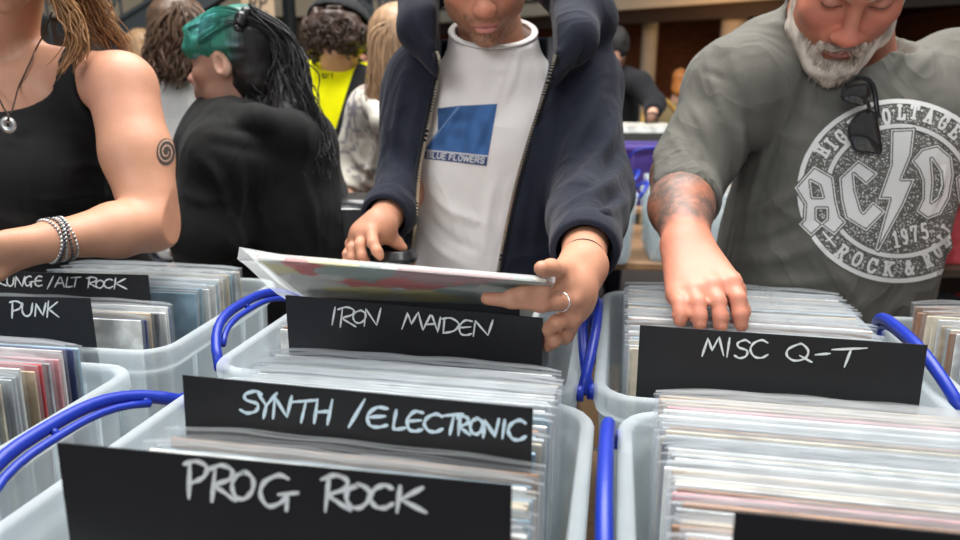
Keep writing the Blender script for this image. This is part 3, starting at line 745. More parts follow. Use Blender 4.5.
class Head:
    """a head in its own frame: x to the viewer's right when it faces the camera, face towards -y, z up; 0.23 high at scale 1"""
    def __init__(s, R, sc=1.0, c=None, anchor=None, local=None):
        s.R = R; s.s = sc
        s.c = np.array(c, float) if c is not None else np.array(anchor, float) - R @ (np.array(local, float) * sc)
    def w(s, p): return s.c + s.R @ (np.array(p, float) * s.s)
    def L(s, V): return ((V - s.c) @ s.R) / s.s
    def box(s, m=0.0): return (s.c - 0.135 * s.s - m, s.c + 0.135 * s.s + m)
    def e(s, V, p, r, k=0.01, op='u', extra=None):
        R = s.R if extra is None else s.R @ extra
        V.ell(s.w(p), [q * s.s for q in r], R, k * s.s, op)
    def t(s, V, a, b, ra, rb, k=0.01, op='u'): V.cap(s.w(a), s.w(b), ra * s.s, rb * s.s, k * s.s, op)
    def build(s, V, jaw=1.0, nose=1.0, brow=1.0, beard=0.0, cheek=1.0, open_eyes=False):
        s.e(V, (0, 0.02, 0.035), (0.074, 0.093, 0.083), 0.01)
        s.e(V, (0, -0.022, -0.015), (0.064 * cheek, 0.068, 0.085), 0.03)
        s.e(V, (0, -0.035, -0.06), (0.050 * jaw, 0.050, 0.050), 0.03)
        s.e(V, (0, -0.074, -0.098), (0.022 * jaw, 0.018, 0.018), 0.025)
        for q in (-1, 1):
            s.e(V, (q * 0.046 * jaw, -0.012, -0.068), (0.017, 0.03, 0.022), 0.025)
            s.e(V, (q * 0.041, -0.063, -0.018), (0.021 * cheek, 0.018, 0.019), 0.022)
            s.t(V, (q * 0.012, -0.088, 0.030), (q * 0.050, -0.066, 0.030), 0.008 * brow, 0.007 * brow, 0.014)
            s.e(V, (q * 0.031, -0.096, 0.012), (0.019, 0.012, 0.012), 0.012, 's')
            s.e(V, (q * 0.031, -0.076, 0.011), (0.0155, 0.0135, 0.0125), 0.004)
            s.t(V, (q * 0.017, -0.0875, 0.008), (q * 0.045, -0.0805, 0.0085), 0.0012, 0.001, 0.003, 's')
            s.t(V, (q * 0.016, -0.086, 0.019), (q * 0.045, -0.080, 0.019), 0.0012, 0.001, 0.004, 's')
            s.e(V, (q * 0.076, 0.012, 0.002), (0.010, 0.021, 0.032), 0.006, extra=rot(12, q * -8, q * 20))
            s.e(V, (q * 0.0845, 0.006, 0.004), (0.006, 0.011, 0.020), 0.004, 's', extra=rot(12, 0, q * 20))
            s.e(V, (q * 0.011 * nose, -0.1045, -0.030), (0.0085 * nose, 0.010, 0.0075), 0.006)
            s.e(V, (q * 0.0065, -0.108, -0.0385), (0.0035, 0.004, 0.003), 0.003, 's')
        s.t(V, (0, -0.086, 0.018), (0, -0.110, -0.024), 0.0075, 0.0095 * nose, 0.014)
        s.e(V, (0, -0.1125, -0.0275), (0.0105 * nose, 0.010, 0.0095), 0.008)
        s.e(V, (0, -0.088, -0.052), (0.026, 0.014, 0.018), 0.02)
        s.t(V, (-0.02, -0.0955, -0.0595), (0.02, -0.0955, -0.0595), 0.0042, 0.0042, 0.006)
        s.e(V, (0, -0.1, -0.0685), (0.017, 0.0065, 0.0058), 0.006)
        s.t(V, (-0.021, -0.1015, -0.0635), (0.021, -0.1015, -0.0635), 0.0014, 0.0014, 0.003, 's')
        s.e(V, (0, -0.097, -0.082), (0.02, 0.006, 0.005), 0.008, 's')
    def paint(s, col, V, lip=(0.48, 0.2, 0.17), browc=(0.12, 0.07, 0.04), red=0.5, stub=None, stubc=(0.12, 0.08, 0.06), lid=(0.35, 0.18, 0.14)):
        L = s.L(V); x, y, z = L[:, 0], L[:, 1], L[:, 2]; ax_ = np.abs(x)
        near = (np.abs(L) < 0.14).all(1)
        def mix(m, c): 
            m = np.clip(m, 0, 1) * near; col[:] = col * (1 - m[:, None]) + np.array(c) * m[:, None]
        fr = y < -0.05
        mix(red * 0.5 * np.exp(-((ax_ - 0.04) ** 2 + (z + 0.018) ** 2) / 0.0006) * fr, (0.75, 0.24, 0.17))
        mix(red * 0.6 * np.exp(-((ax_) ** 2 + (z + 0.028) ** 2) / 0.0003) * (y < -0.085), (0.75, 0.22, 0.16))
        mix(0.45 * np.exp(-(((ax_ - 0.031) / 0.018) ** 2 + ((z - 0.012) / 0.012) ** 2)) * fr, lid)
        if stub is not None:
            n = vnoise(V[:, 0] * 700, V[:, 1] * 700, V[:, 2] * 700) * 0.5 + 0.6
            st = np.maximum(sst(-0.035, -0.062, z - 0.35 * np.maximum(0, ax_ - 0.03)) * sst(0.03, 0.0, y), 0)
            mu = np.exp(-((z + 0.050) / 0.008) ** 2) * (ax_ < 0.034) * fr
            gt = np.exp(-((z + 0.092) / 0.018) ** 2) * (ax_ < 0.03) * fr
            mix(stub * np.clip(st * 0.55 + mu * 0.6 + gt * 0.5, 0, 1) * n, stubc)
        mix((1 - sst(0.8, 1.15, np.sqrt((x / 0.0235) ** 2 + ((z + 0.064) / 0.0095) ** 2))) * (y < -0.075), lip)
        mix((np.abs(z + 0.0635) < 0.0014) * (ax_ < 0.021) * (y < -0.08) * 0.8, (0.2, 0.06, 0.05))
        bz = 0.033 - 6 * (ax_ - 0.03) ** 2
        mix((1 - sst(0.003, 0.0065, np.abs(z - bz))) * (ax_ > 0.011) * (ax_ < 0.052) * fr * 0.75, browc)
        mix((1 - sst(0.0008, 0.0024, np.abs(z - 0.0082))) * (np.abs(ax_ - 0.031) < 0.0145) * fr * 0.85, (0.05, 0.03, 0.025))
        return col
def skin_obj(V, base, parent, heads=(), extra=None, name='body', smooth=1, **paint):
    v, f = V.mesh(smooth); col = np.tile(np.array(base, float), (len(v), 1))
    n = vnoise(v[:, 0] * 30, v[:, 1] * 30, v[:, 2] * 30)[:, None]; col *= 1 + 0.05 * n
    for h in heads: h.paint(col, v, **paint)
    if extra: extra(col, v)
    return link(name, mesh_np(v, f, True, col), M_skin, parent)
def vnormals(v, f):
    n = np.cross(v[f[:, 2]] - v[f[:, 0]], v[f[:, 3]] - v[f[:, 1]]); N = np.zeros_like(v)
    for i in range(4):
        for c in range(3): N[:, c] += np.bincount(f[:, i], n[:, c], len(v))
    return N / (np.linalg.norm(N, axis=1)[:, None] + 1e-9)
def press(v, f, items):
    """draws folds into the cloth: (points of the fold as the photograph shows them, half width, height; negative = furrow)"""
    bv = BVHTree.FromPolygons(v.tolist(), f.tolist()); N = vnormals(v, f); D = np.zeros(len(v))
    for pts, w_, hgt in items:
        W = []
        for q in smooth_pts([np.array((x, y, 0.)) for x, y in pts], 5):
            r = ray(q[0], q[1]); h = bv.ray_cast(Vector(ORG), Vector(r / np.linalg.norm(r)), 4.0)
            if h[0] is not None: W.append(np.array(h[0]))
        if len(W) < 3: continue
        W = np.array(W); lo, hi = W.min(0) - 3 * w_, W.max(0) + 3 * w_; m = np.where(((v > lo) & (v < hi)).all(1))[0]
        if not len(m): continue
        q = v[m]; best = np.full(len(m), 1e9); env = np.zeros(len(m))
        for i in range(len(W) - 1):
            ab = W[i + 1] - W[i]; L = ab @ ab + 1e-12
            if L > 0.01: continue
            t = np.clip((q - W[i]) @ ab / L, 0, 1); d = np.linalg.norm(q - W[i] - t[:, None] * ab, axis=1); k = d < best
            best[k] = d[k]; env[k] = ((i + t[k]) / (len(W) - 1))
        D[m] += hgt * np.exp(-(best / w_) ** 2) * np.sin(np.pi * np.clip(env, 0.06, 0.94))
    return v + N * D[:, None]
def cloth_obj(V, name, m, parent, smooth=2, col=None, fold=None):
    v, f = V.mesh(smooth)
    if fold: v = press(v, f, fold)
    c = col(v) if col else None
    return link(name, mesh_np(v, f, True, c), m, parent)
def folds(V, amp, sc, seed=0, lo=None, hi=None, ridge=True):
    o = seed * 7.31
    def fn(X, Y, Z):
        n = vnoise(X * sc[0] + o, Y * sc[1] + o, Z * sc[2] + o)
        n2 = vnoise(X * sc[0] * 2.1 + o, Y * sc[1] * 2.1 + 3, Z * sc[2] * 2.1 + o)
        r = (1 - np.abs(n) * 2.2) if ridge else n
        return (-amp * (r + 0.35 * n2)).astype(np.float32)
    return V.warp(fn, lo, hi)
def creases(V, items):
    """long soft ridges: (a, b, width, height)"""
    for a, b, w_, hgt in items:
        a = np.array(a, float); b = np.array(b, float); ab = b - a; L = ab @ ab
        def fn(X, Y, Z):
            t = np.clip(((X - a[0]) * ab[0] + (Y - a[1]) * ab[1] + (Z - a[2]) * ab[2]) / L, 0, 1)
            d2 = (X - a[0] - t * ab[0]) ** 2 + (Y - a[1] - t * ab[1]) ** 2 + (Z - a[2] - t * ab[2]) ** 2
            return (-1.9 * hgt * np.exp(-d2 / (w_ * w_)) * (0.35 + 0.65 * np.sin(np.pi * np.clip(t, 0.02, 0.98)))).astype(np.float32)
        V.warp(fn, np.minimum(a, b) - 3 * w_, np.maximum(a, b) + 3 * w_)
def finger(V, pts, r0=0.0092, r1=0.0072, k=0.004):
    n = len(pts); rs = np.linspace(r0, r1, n); V.chain(pts, list(rs), k)
    for i in range(1, n - 1): V.ell(pts[i], rs[i] * 1.06, None, 0.003)
def legs(parent, c, hipz, lo_x, depth, mt, ms, yaw=0.0, lean_to=None):
    """trousers and shoes down to the floor"""
    cx, cy = c
    V = Vol((cx - 0.3, cy - 0.3, 0.02), (cx + 0.3, cy + 0.3, hipz + 0.16), 0.016)
    co, si = math.cos(yaw), math.sin(yaw)
    V.loft([(hipz - 0.12, cx, cy, lo_x, depth), (hipz, cx, cy, lo_x, depth), (hipz + 0.08, cx, cy, lo_x * 0.93, depth * 0.95)], 0.02, yaw=yaw)
    for q in (-1, 1):
        hx, hy = cx + q * lo_x * 0.5 * co, cy + q * lo_x * 0.5 * si
        V.chain([(hx, hy, hipz - 0.05), (hx, hy + 0.0, hipz * 0.52), (hx, hy + 0.02, 0.1)], [lo_x * 0.52, lo_x * 0.40, lo_x * 0.36], 0.03)
    V.plane((cx, cy, 0.07), (0, 0, -1))
    cloth_obj(V, 'trousers', mt, parent, 2)
    f = np.array([si, -co, 0])
    for q in (-1, 1):
        hx, hy = cx + q * lo_x * 0.5 * co, cy + q * lo_x * 0.5 * si + 0.02
        a = np.array([hx, hy, 0.045])
        V = Vol((hx - 0.25, hy - 0.25, -0.02), (hx + 0.25, hy + 0.25, 0.16), 0.01)
        V.cap(a - f * 0.03, a + f * 0.15, 0.045, 0.035, 0.01); V.cap(a, a + EZ * 0.06, 0.045, 0.05, 0.02); V.plane((hx, hy, 0.001), (0, 0, -1))
        cloth_obj(V, 'shoe', ms, parent, 1)
def strands(name, guides, n, r, m, parent, spread, seed=1, taper=0.4, wave=0.0, col=None, root_spread=None):
    """hair: many thin tapering locks following guide curves"""
    rs = np.random.RandomState(seed); V = []; F = []; Cc = []; off = 0
    for k in range(n):
        g = guides[k % len(guides)]; pts = np.array(smooth_pts(g, 4)); N = len(pts)
        o = rs.randn(3) * spread; o0 = o * (0.6 if root_spread is None else root_spread); ph = rs.rand(3) * 6.28; fr = 4 + rs.rand() * 5
        end = N if rs.rand() > 0.35 else int(N * (0.6 + 0.4 * rs.rand()))
        pts = pts[:max(4, end)]; N = len(pts); rr = r * (0.6 + 0.8 * rs.rand()); a = None; shade = 0.75 + 0.5 * rs.rand()
        for i in range(N):
            u = i / (N - 1); p = pts[i] + o0 * (1 - u) + o * u + wave * u * np.sin(u * fr * 2 + ph)
            t = pts[min(i + 1, N - 1)] - pts[max(i - 1, 0)]; t = t / (np.linalg.norm(t) + 1e-9)
            if a is None: a = np.cross(t, [0.3, 0.2, 0.9])
            a = a - t * a.dot(t); a /= np.linalg.norm(a) + 1e-9; b_ = np.cross(t, a)
            R_ = rr * (1 - (1 - taper) * u) * (0.6 if i == 0 else 1) * (0.25 if i == N - 1 else 1)
            for q in range(4):
                an = q * math.pi / 2; V.append(p + (a * math.cos(an) + b_ * math.sin(an)) * R_)
                if col is not None: Cc.append(np.array(col(p, u)) * shade)
        for i in range(N - 1):
            for q in range(4): F.append((off + i * 4 + q, off + i * 4 + (q + 1) % 4, off + (i + 1) * 4 + (q + 1) % 4, off + (i + 1) * 4 + q))
        off += N * 4
    return link(name, mesh_np(np.array(V), np.array(F), True, np.array(Cc) if col is not None else None), m, parent)
def hair_mat(name, color=(0.02, 0.015, 0.01), attr=None, rough=0.42): return mat(name, color, rough, var=0.35, scale=90, stretch=(1, 1, 0.15), bump=0.5, bscale=160, attr=attr, spec=0.45)

# pixel-space prints laid onto cloth or skin: sdf images sampled on a fine grid that lies on the surface
def bvh_of(o):
    me = o.data; v = np.empty(3 * len(me.vertices), np.float32); me.vertices.foreach_get('co', v); v = v.reshape(-1, 3)
    mw = np.array(o.matrix_world); 
    return BVHTree.FromPolygons([tuple(p) for p in v.tolist()], [tuple(p.vertices) for p in me.polygons])
def seg_d(X, Y, a, b):
    dx, dy = b[0] - a[0], b[1] - a[1]; t = np.clip(((X - a[0]) * dx + (Y - a[1]) * dy) / (dx * dx + dy * dy + 1e-9), 0, 1)
    return np.hypot(X - a[0] - t * dx, Y - a[1] - t * dy)
def poly_d(X, Y, pts):
    d = np.full(X.shape, 1e9); ins = np.zeros(X.shape, bool); n = len(pts)
    for i in range(n):
        a, b = pts[i], pts[(i + 1) % n]; d = np.minimum(d, seg_d(X, Y, a, b))
        c = (a[1] > Y) != (b[1] > Y); xi = (b[0] - a[0]) * (Y - a[1]) / (b[1] - a[1] + 1e-12) + a[0]; ins ^= c & (X < xi)
    return np.where(ins, -d, d)
def printed(name, bv, x0, y0, x1, y1, step, fn, m, parent, off=0.0012, maxd=3.0, near=None):
    """fn(X, Y) -> colour (n,m,3) and coverage (n,m); the print is a thin sheet on the surface"""
    xs = np.arange(x0, x1 + step, step); ys = np.arange(y0, y1 + step, step); X, Y = np.meshgrid(xs, ys, indexing='ij')
    colr, cov = fn(X, Y); idx = np.full(X.shape, -1, int); V = []; C = []
    keep = cov > 0.02; kk = keep.copy()
    for a in (-1, 0, 1):
        for b_ in (-1, 0, 1): kk |= np.roll(np.roll(keep, a, 0), b_, 1)
    o = Vector(ORG)
    for i in range(X.shape[0]):
        for j in range(X.shape[1]):
            if not kk[i, j]: continue
            r = ray(X[i, j], Y[i, j]); r /= np.linalg.norm(r); h = bv.ray_cast(o, Vector(r), maxd)
            if h[0] is None: continue
            n = h[1]
            if n.dot(Vector(r)) > 0: n = -n
            if n.dot(Vector(r)) > -0.12: continue
            if near is not None and (h[0] - Vector(near[0])).length > near[1]: continue
            idx[i, j] = len(V); V.append(h[0] + n * off); C.append((*colr[i, j], cov[i, j]))
    F = []
    for i in range(X.shape[0] - 1):
        for j in range(X.shape[1] - 1):
            q = (idx[i, j], idx[i, j + 1], idx[i + 1, j + 1], idx[i + 1, j])
            if min(q) < 0: continue
            z = [V[t] for t in q]
            if max((z[0] - z[2]).length, (z[1] - z[3]).length) > 0.02: continue
            F.append(q)
    C = np.array(C); me = mesh_np(np.array([tuple(v) for v in V]), np.array(F), True, C[:, :3])
    a = me.attributes.new('cover', 'FLOAT', 'POINT'); a.data.foreach_set('value', C[:, 3].astype(np.float32))
    return link(name, me, m, parent)
def print_mat(name, rough=0.75, distress=0.0):
    m = bpy.data.materials.new(name); m.use_nodes = True; nt = m.node_tree; b = nt.nodes['Principled BSDF']; out = nt.nodes['Material Output']
    at = nd(nt, 'ShaderNodeAttribute', attribute_name='col'); cv = nd(nt, 'ShaderNodeAttribute', attribute_name='cover')
    nt.links.new(at.outputs['Color'], b.inputs['Base Color']); b.inputs['Roughness'].default_value = rough; b.inputs['Specular IOR Level'].default_value = 0.2
    tr = nd(nt, 'ShaderNodeBsdfTransparent'); mx = nd(nt, 'ShaderNodeMixShader')
    rp = nd(nt, 'ShaderNodeMapRange'); rp.inputs['From Min'].default_value = 0.35; rp.inputs['From Max'].default_value = 0.65
    if distress:
        tc = nd(nt, 'ShaderNodeTexCoord'); no = nd(nt, 'ShaderNodeTexNoise'); no.inputs['Scale'].default_value = 420; no.inputs['Detail'].default_value = 2
        nt.links.new(tc.outputs['Object'], no.inputs[0])
        ma = nd(nt, 'ShaderNodeMath', operation='MULTIPLY_ADD'); ma.inputs[1].default_value = distress; ma.inputs[2].default_value = -0.5 * distress
        nt.links.new(no.outputs[0], ma.inputs[0]); ad = nd(nt, 'ShaderNodeMath', operation='ADD'); nt.links.new(ma.outputs[0], ad.inputs[0]); nt.links.new(cv.outputs['Fac'], ad.inputs[1])
        nt.links.new(ad.outputs[0], rp.inputs[0])
    else: nt.links.new(cv.outputs['Fac'], rp.inputs[0])
    nt.links.new(rp.outputs[0], mx.inputs[0]); nt.links.new(tr.outputs[0], mx.inputs[1]); nt.links.new(b.outputs[0], mx.inputs[2]); nt.links.new(mx.outputs[0], out.inputs[0])
    return m
# slab-serif and plain capitals as strokes in a unit box (y up)
SERIF = {
 'H': [[(.2, 0), (.2, 1)], [(.8, 0), (.8, 1)], [(.2, .5), (.8, .5)], [(.02, 0), (.38, 0)], [(.02, 1), (.38, 1)], [(.62, 0), (.98, 0)], [(.62, 1), (.98, 1)]],
 'I': [[(.5, 0), (.5, 1)], [(.2, 0), (.8, 0)], [(.2, 1), (.8, 1)]],
 'G': [[(.9, .75), (.7, 1), (.3, 1), (.12, .7), (.12, .3), (.3, 0), (.7, 0), (.88, .2), (.88, .45), (.6, .45)], [(.9, 1), (.9, .7)]],
 'V': [[(.15, 1), (.5, 0), (.85, 1)], [(.0, 1), (.3, 1)], [(.7, 1), (1, 1)]],
 'O': [[(.3, 0), (.12, .3), (.12, .7), (.3, 1), (.7, 1), (.88, .7), (.88, .3), (.7, 0), (.3, 0)]],
 'L': [[(.25, 0), (.25, 1)], [(.05, 1), (.45, 1)], [(.05, 0), (.9, 0), (.9, .3)]],
 'T': [[(.5, 0), (.5, 1)], [(.05, .75), (.05, 1), (.95, 1), (.95, .75)], [(.3, 0), (.7, 0)]],
 'A': [[(.12, 0), (.5, 1), (.88, 0)], [(.27, .35), (.73, .35)], [(0, 0), (.28, 0)], [(.72, 0), (1, 0)]],
 'E': [[(.2, 0), (.2, 1)], [(.05, 1), (.88, 1), (.88, .75)], [(.05, 0), (.92, 0), (.92, .25)], [(.2, .5), (.6, .5)]],
 'R': [[(.2, 0), (.2, 1)], [(.05, 1), (.7, 1), (.85, .8), (.7, .52), (.2, .52)], [(.55, .5), (.85, 0), (1, 0)], [(.03, 0), (.38, 0)]],
 'C': [[(.9, .75), (.7, 1), (.3, 1), (.12, .7), (.12, .3), (.3, 0), (.7, 0), (.9, .25)], [(.9, 1), (.9, .7)]],
 'K': [[(.2, 0), (.2, 1)], [(.05, 0), (.38, 0)], [(.05, 1), (.38, 1)], [(.85, 1), (.25, .45)], [(.42, .6), (.85, 0), (1, 0)], [(.65, 1), (1, 1)]],
 '&': [[(.95, .5), (.6, .05), (.3, 0), (.12, .2), (.25, .5), (.65, .75), (.6, .98), (.4, 1), (.28, .8), (.9, 0)]],
 '1': [[(.25, .8), (.5, 1), (.5, 0)], [(.2, 0), (.8, 0)]],
 '9': [[(.8, .6), (.5, .42), (.2, .6), (.22, .9), (.5, 1), (.8, .88), (.82, .4), (.6, .03), (.25, .08)]],
 '7': [[(.12, .75), (.12, .98), (.88, .98), (.55, .5), (.45, 0)]],
 '5': [[(.82, .98), (.28, .98), (.22, .55), (.6, .6), (.85, .4), (.78, .1), (.45, 0), (.15, .12)]]}
SANS = {
 'B': [[(.1, 0), (.1, 1), (.7, 1), (.85, .78), (.7, .54), (.1, .54)], [(.7, .54), (.92, .3), (.75, 0), (.1, 0)]],
 'L': [[(.1, 1), (.1, 0), (.85, 0)]], 'U': [[(.1, 1), (.1, .25), (.3, 0), (.7, 0), (.9, .25), (.9, 1)]],
 'E': [[(.9, 1), (.1, 1), (.1, 0), (.9, 0)], [(.1, .52), (.8, .52)]], 'F': [[(.9, 1), (.1, 1), (.1, 0)], [(.1, .52), (.8, .52)]],
 'O': [[(.3, 0), (.08, .3), (.08, .7), (.3, 1), (.7, 1), (.92, .7), (.92, .3), (.7, 0), (.3, 0)]],
 'W': [[(0, 1), (.25, 0), (.5, .9), (.75, 0), (1, 1)]], 'R': [[(.1, 0), (.1, 1), (.75, 1), (.9, .76), (.75, .5), (.1, .5)], [(.5, .5), (.9, 0)]],
 'S': [[(.9, .8), (.7, 1), (.3, 1), (.1, .78), (.3, .55), (.7, .47), (.9, .22), (.7, 0), (.3, 0), (.08, .2)]],
 'P': [[(.12, 0), (.12, 1), (.75, 1), (.92, .75), (.75, .48), (.12, .48)]]}
def glyph_d(X, Y, font, ch, cx, cy, w, h, ang=0.0, slant=0.0):
    """distance in pixels to the strokes of a letter centred at cx, cy, turned by ang degrees (clockwise on the picture)"""
    a = math.radians(ang); dx, dy = X - cx, Y - cy; u = dx * math.cos(a) + dy * math.sin(a); v = -(-dx * math.sin(a) + dy * math.cos(a))
    u = u - slant * v; d = np.full(X.shape, 1e9)
    for st_ in font[ch]:
        for i in range(len(st_) - 1):
            p, q = st_[i], st_[i + 1]
            d = np.minimum(d, seg_d(u, v, ((p[0] - .5) * w, (p[1] - .5) * h), ((q[0] - .5) * w, (q[1] - .5) * h)))
    return d
# ------------------------------------------------------------------ the bearded man in the grey printed T-shirt
def man_grey():
    t = empty('person', (0.68, 1.45, 0), 'bearded man in a grey T-shirt with a round white print, hand on the records', 'person')
    R = rot(0, 0, -19) @ rot(49, 0, 0) @ rot(0, 5, 0)
    hd = Head(R, 1.06, anchor=P(856, 7, 1.10), local=(0, -0.088, 0.010))
    sh = P(738, 92, 1.30); el = P(680, 176, 1.24); wr = P(687, 246, 1.00)
    sh2 = P(1020, 85, 1.32); el2 = P(1075, 215, 1.22); wr2 = P(1022, 258, 1.08)
    ctr = P(858, 60, 1.36)
    fine = [(hd.c - 0.13, hd.c + 0.13, 0.0032), (P(670, 330, .93) - 0.02, P(755, 240, .88) + 0.03, 0.0032)]
    V = Vol((0.18, 0.80, 0.0), (1.22, 1.75, 1.74), 0.011, fine)
    hd.build(V, jaw=1.22, nose=1.25, brow=1.35, cheek=1.1)
    V.cap(hd.w((0, 0.045, -0.05)), ctr + np.array([0, 0.02, -0.02]), 0.062, 0.078, 0.03)
    V.loft([(0.72, 0.66, 1.42, 0.16, 0.10), (1.0, 0.67, 1.35, 0.16, 0.12), (1.25, 0.71, 1.34, 0.17, 0.10), (1.40, 0.73, 1.36, 0.15, 0.08)], 0.03, yaw=0.2)
    V.chain([sh, el], [0.062, 0.05], 0.02); V.chain([el, el * 0.45 + wr * 0.55 + np.array([-0.004, 0, 0.006]), wr], [0.050, 0.050, 0.031], 0.015)
    V.chain([sh2, el2, wr2], [0.06, 0.045, 0.03], 0.02)
    V.ell(wr2 + np.array([-0.03, -0.05, -0.03]), (0.04, 0.05, 0.02), None, 0.02)
    # legs of the body itself, inside the trousers
    for q in (-1, 1): V.chain([(0.66 + q * 0.09, 1.48, 0.78), (0.66 + q * 0.1, 1.48, 0.45), (0.66 + q * 0.1, 1.5, 0.06)], [0.08, 0.055, 0.04], 0.03)
    # right hand resting on the record tops
    kn = [P(731, 284, .90), P(711, 288, .897), P(692, 293, .897), P(677, 297, .905)]
    tip = [P(741, 325, .858), P(721, 327, .852), P(700, 325, .852), P(680, 321, .862)]
    for i, (a, c) in enumerate(zip(kn, tip)):
        V.chain([wr + np.array([(i - 1.5) * -0.008, 0, 0.0]), a], [0.026, 0.0155], 0.014)
        m1 = a * 0.52 + c * 0.48 + np.array([0, -0.006, 0.009]); m2 = a * 0.2 + c * 0.8 + np.array([0, -0.004, 0.004])
        finger(V, [a, m1, m2, c], 0.0118, 0.0098, 0.0025)
        V.ell(a + np.array([0, -0.004, 0.005]), 0.0125, None, 0.008)
    V.chain([wr + np.array([0.02, 0, -0.01]), P(733, 290, .94), P(741, 312, .925), P(738, 322, .91)], [0.022, 0.016, 0.012, 0.010], 0.01)
    base = (0.50, 0.19, 0.118)
    def extra(col, v):
        # full-sleeve tattoo between elbow and wrist: grey-green and rust line work that belongs to the skin
        ab = wr - el; tt = ((v - el) @ ab) / (ab @ ab); dd = np.linalg.norm(v - el - tt[:, None] * ab, axis=1)
        m = sst(-0.5, -0.3, tt) * (1 - sst(0.80, 0.95, tt + 0.06 * vnoise(v[:, 0] * 60, v[:, 1] * 60, v[:, 2] * 60))) * (dd < 0.085)
        ang = vnoise(v[:, 0] * 38, v[:, 1] * 38, v[:, 2] * 38); ln = np.abs(np.sin(16 * ang + 55 * tt)); fine_ = vnoise(v[:, 0] * 150, v[:, 1] * 150, v[:, 2] * 150)
        ink = np.clip(0.62 + 0.4 * (1 - ln) + 0.3 * fine_, 0, 0.85)
        rust = np.clip(vnoise(v[:, 0] * 28 + 9, v[:, 1] * 28, v[:, 2] * 28) * 2 - 0.2, 0, 1)
        inkc = np.array((0.05, 0.065, 0.06)) * (1 - rust[:, None]) + np.array((0.26, 0.10, 0.055)) * rust[:, None]
        k = (m * ink)[:, None]; col[:] = col * (1 - k) + inkc * k
        hm = np.exp(-np.linalg.norm(v - kn[1], axis=1) ** 2 / 0.004)[:, None] * 0.35; col[:] = col * (1 - hm) + np.array((0.72, 0.33, 0.24)) * hm
    skin_obj(V, base, t, [hd], extra, red=1.0, browc=(0.55, 0.42, 0.34), lip=(0.5, 0.2, 0.17))
    # nails
    M_nail = mat('finger_nail', (0.80, 0.52, 0.44), 0.3)
    # beard: a close white mass with short locks over it
    B = Vol(hd.c - 0.22, hd.c + 0.16, 0.0042)
    for q in (-1, 1):
        hd.t(B, (q * 0.072, -0.012, -0.01), (q * 0.058, -0.045, -0.075), 0.009, 0.015, 0.012)
        hd.t(B, (q * 0.058, -0.045, -0.075), (q * 0.022, -0.085, -0.112), 0.015, 0.018, 0.015)
        hd.t(B, (q * 0.004, -0.103, -0.050), (q * 0.028, -0.094, -0.058), 0.0055, 0.0045, 0.006)
        hd.t(B, (q * 0.028, -0.093, -0.058), (q * 0.030, -0.084, -0.086), 0.0055, 0.009, 0.008)
    hd.t(B, (0, -0.090, -0.108), (0.0, -0.094, -0.132), 0.021, 0.012, 0.015)
    B.warp(lambda X, Y, Z: (0.0022 * vnoise(X * 160, Y * 160, Z * 60)).astype(np.float32))
    M_beard = hair_mat('white_beard', (0.62, 0.54, 0.46), rough=0.7)
    cloth_obj(B, 'beard', M_beard, t, 1)
    G = []
    for a in np.linspace(-1, 1, 27):
        x0 = a * 0.066; e = abs(a)
        y0 = -0.098 + 0.07 * e ** 2; z0 = -0.088 + 0.062 * e ** 2.2
        for dz in (0, -0.012, -0.024):
            G.append([hd.w((x0 * (1 - 0.1 * (dz < 0)), y0 - 0.004, z0 + dz)), hd.w((x0 * 1.0, y0 - 0.008, z0 + dz - 0.012)), hd.w((x0 * 0.93, y0 - 0.004, z0 + dz - 0.024)), hd.w((x0 * 0.86, y0 + 0.002, z0 + dz - 0.034))])
    for q in (-1, 1):
        for u in np.linspace(0, 1, 6): G.append([hd.w((q * (0.003 + 0.022 * u), -0.112 + 0.012 * u, -0.045 - 0.004 * u)), hd.w((q * (0.008 + 0.024 * u), -0.110 + 0.012 * u, -0.053 - 0.004 * u)), hd.w((q * (0.012 + 0.025 * u), -0.105 + 0.012 * u, -0.059 - 0.006 * u))])
    strands('beard_locks', G, 900, 0.0007, M_beard, t, 0.003, 4, wave=0.0015)
    # short grey hair and brows
    Hh = Vol(hd.c - 0.15, hd.c + 0.17, 0.006)
    hd.e(Hh, (0, 0.030, 0.045), (0.082, 0.098, 0.086), 0.01); hd.e(Hh, (0, -0.11, 0.01), (0.12, 0.07, 0.09), 0.02, 's'); hd.e(Hh, (0, 0.02, -0.09), (0.12, 0.14, 0.06), 0.02, 's')
    cloth_obj(Hh, 'hair', hair_mat('grey_hair', (0.4, 0.37, 0.34), rough=0.6), t, 1)
    # T-shirt
    S = Vol((0.28, 0.98, 0.78), (1.24, 1.66, 1.56), 0.006)
    S.loft([(0.80, 0.675, 1.36, 0.212, 0.155), (0.93, 0.675, 1.345, 0.212, 0.165), (1.05, 0.68, 1.34, 0.212, 0.168), (1.18, 0.695, 1.335, 0.205, 0.160), (1.30, 0.72, 1.33, 0.215, 0.145),
            (1.38, 0.735, 1.345, 0.20, 0.12), (1.43, 0.735, 1.36, 0.12, 0.095)], 0.03, yaw=0.22, p=2.3)
    S.chain([sh + np.array([0.11, 0.02, 0.012]), sh, el + np.array([0.003, -0.01, -0.006]), el * 0.62 + wr * 0.38], [0.088, 0.086, 0.062, 0.060], 0.035)
    S.chain([sh2 - np.array([0.11, -0.02, -0.012]), sh2, el2 * 0.85 + sh2 * 0.15], [0.088, 0.088, 0.07], 0.035)
    S.cap(ctr + np.array([0, 0.0, -0.03]), hd.w((0, 0.04, -0.10)), 0.10, 0.078, 0.03)
    S.chain([P(814, 36, 1.35), P(768, 60, 1.34), sh], [0.066, 0.075, 0.087], 0.03)
    nk = ctr * 0.5 + hd.w((0, 0.04, -0.09)) * 0.5
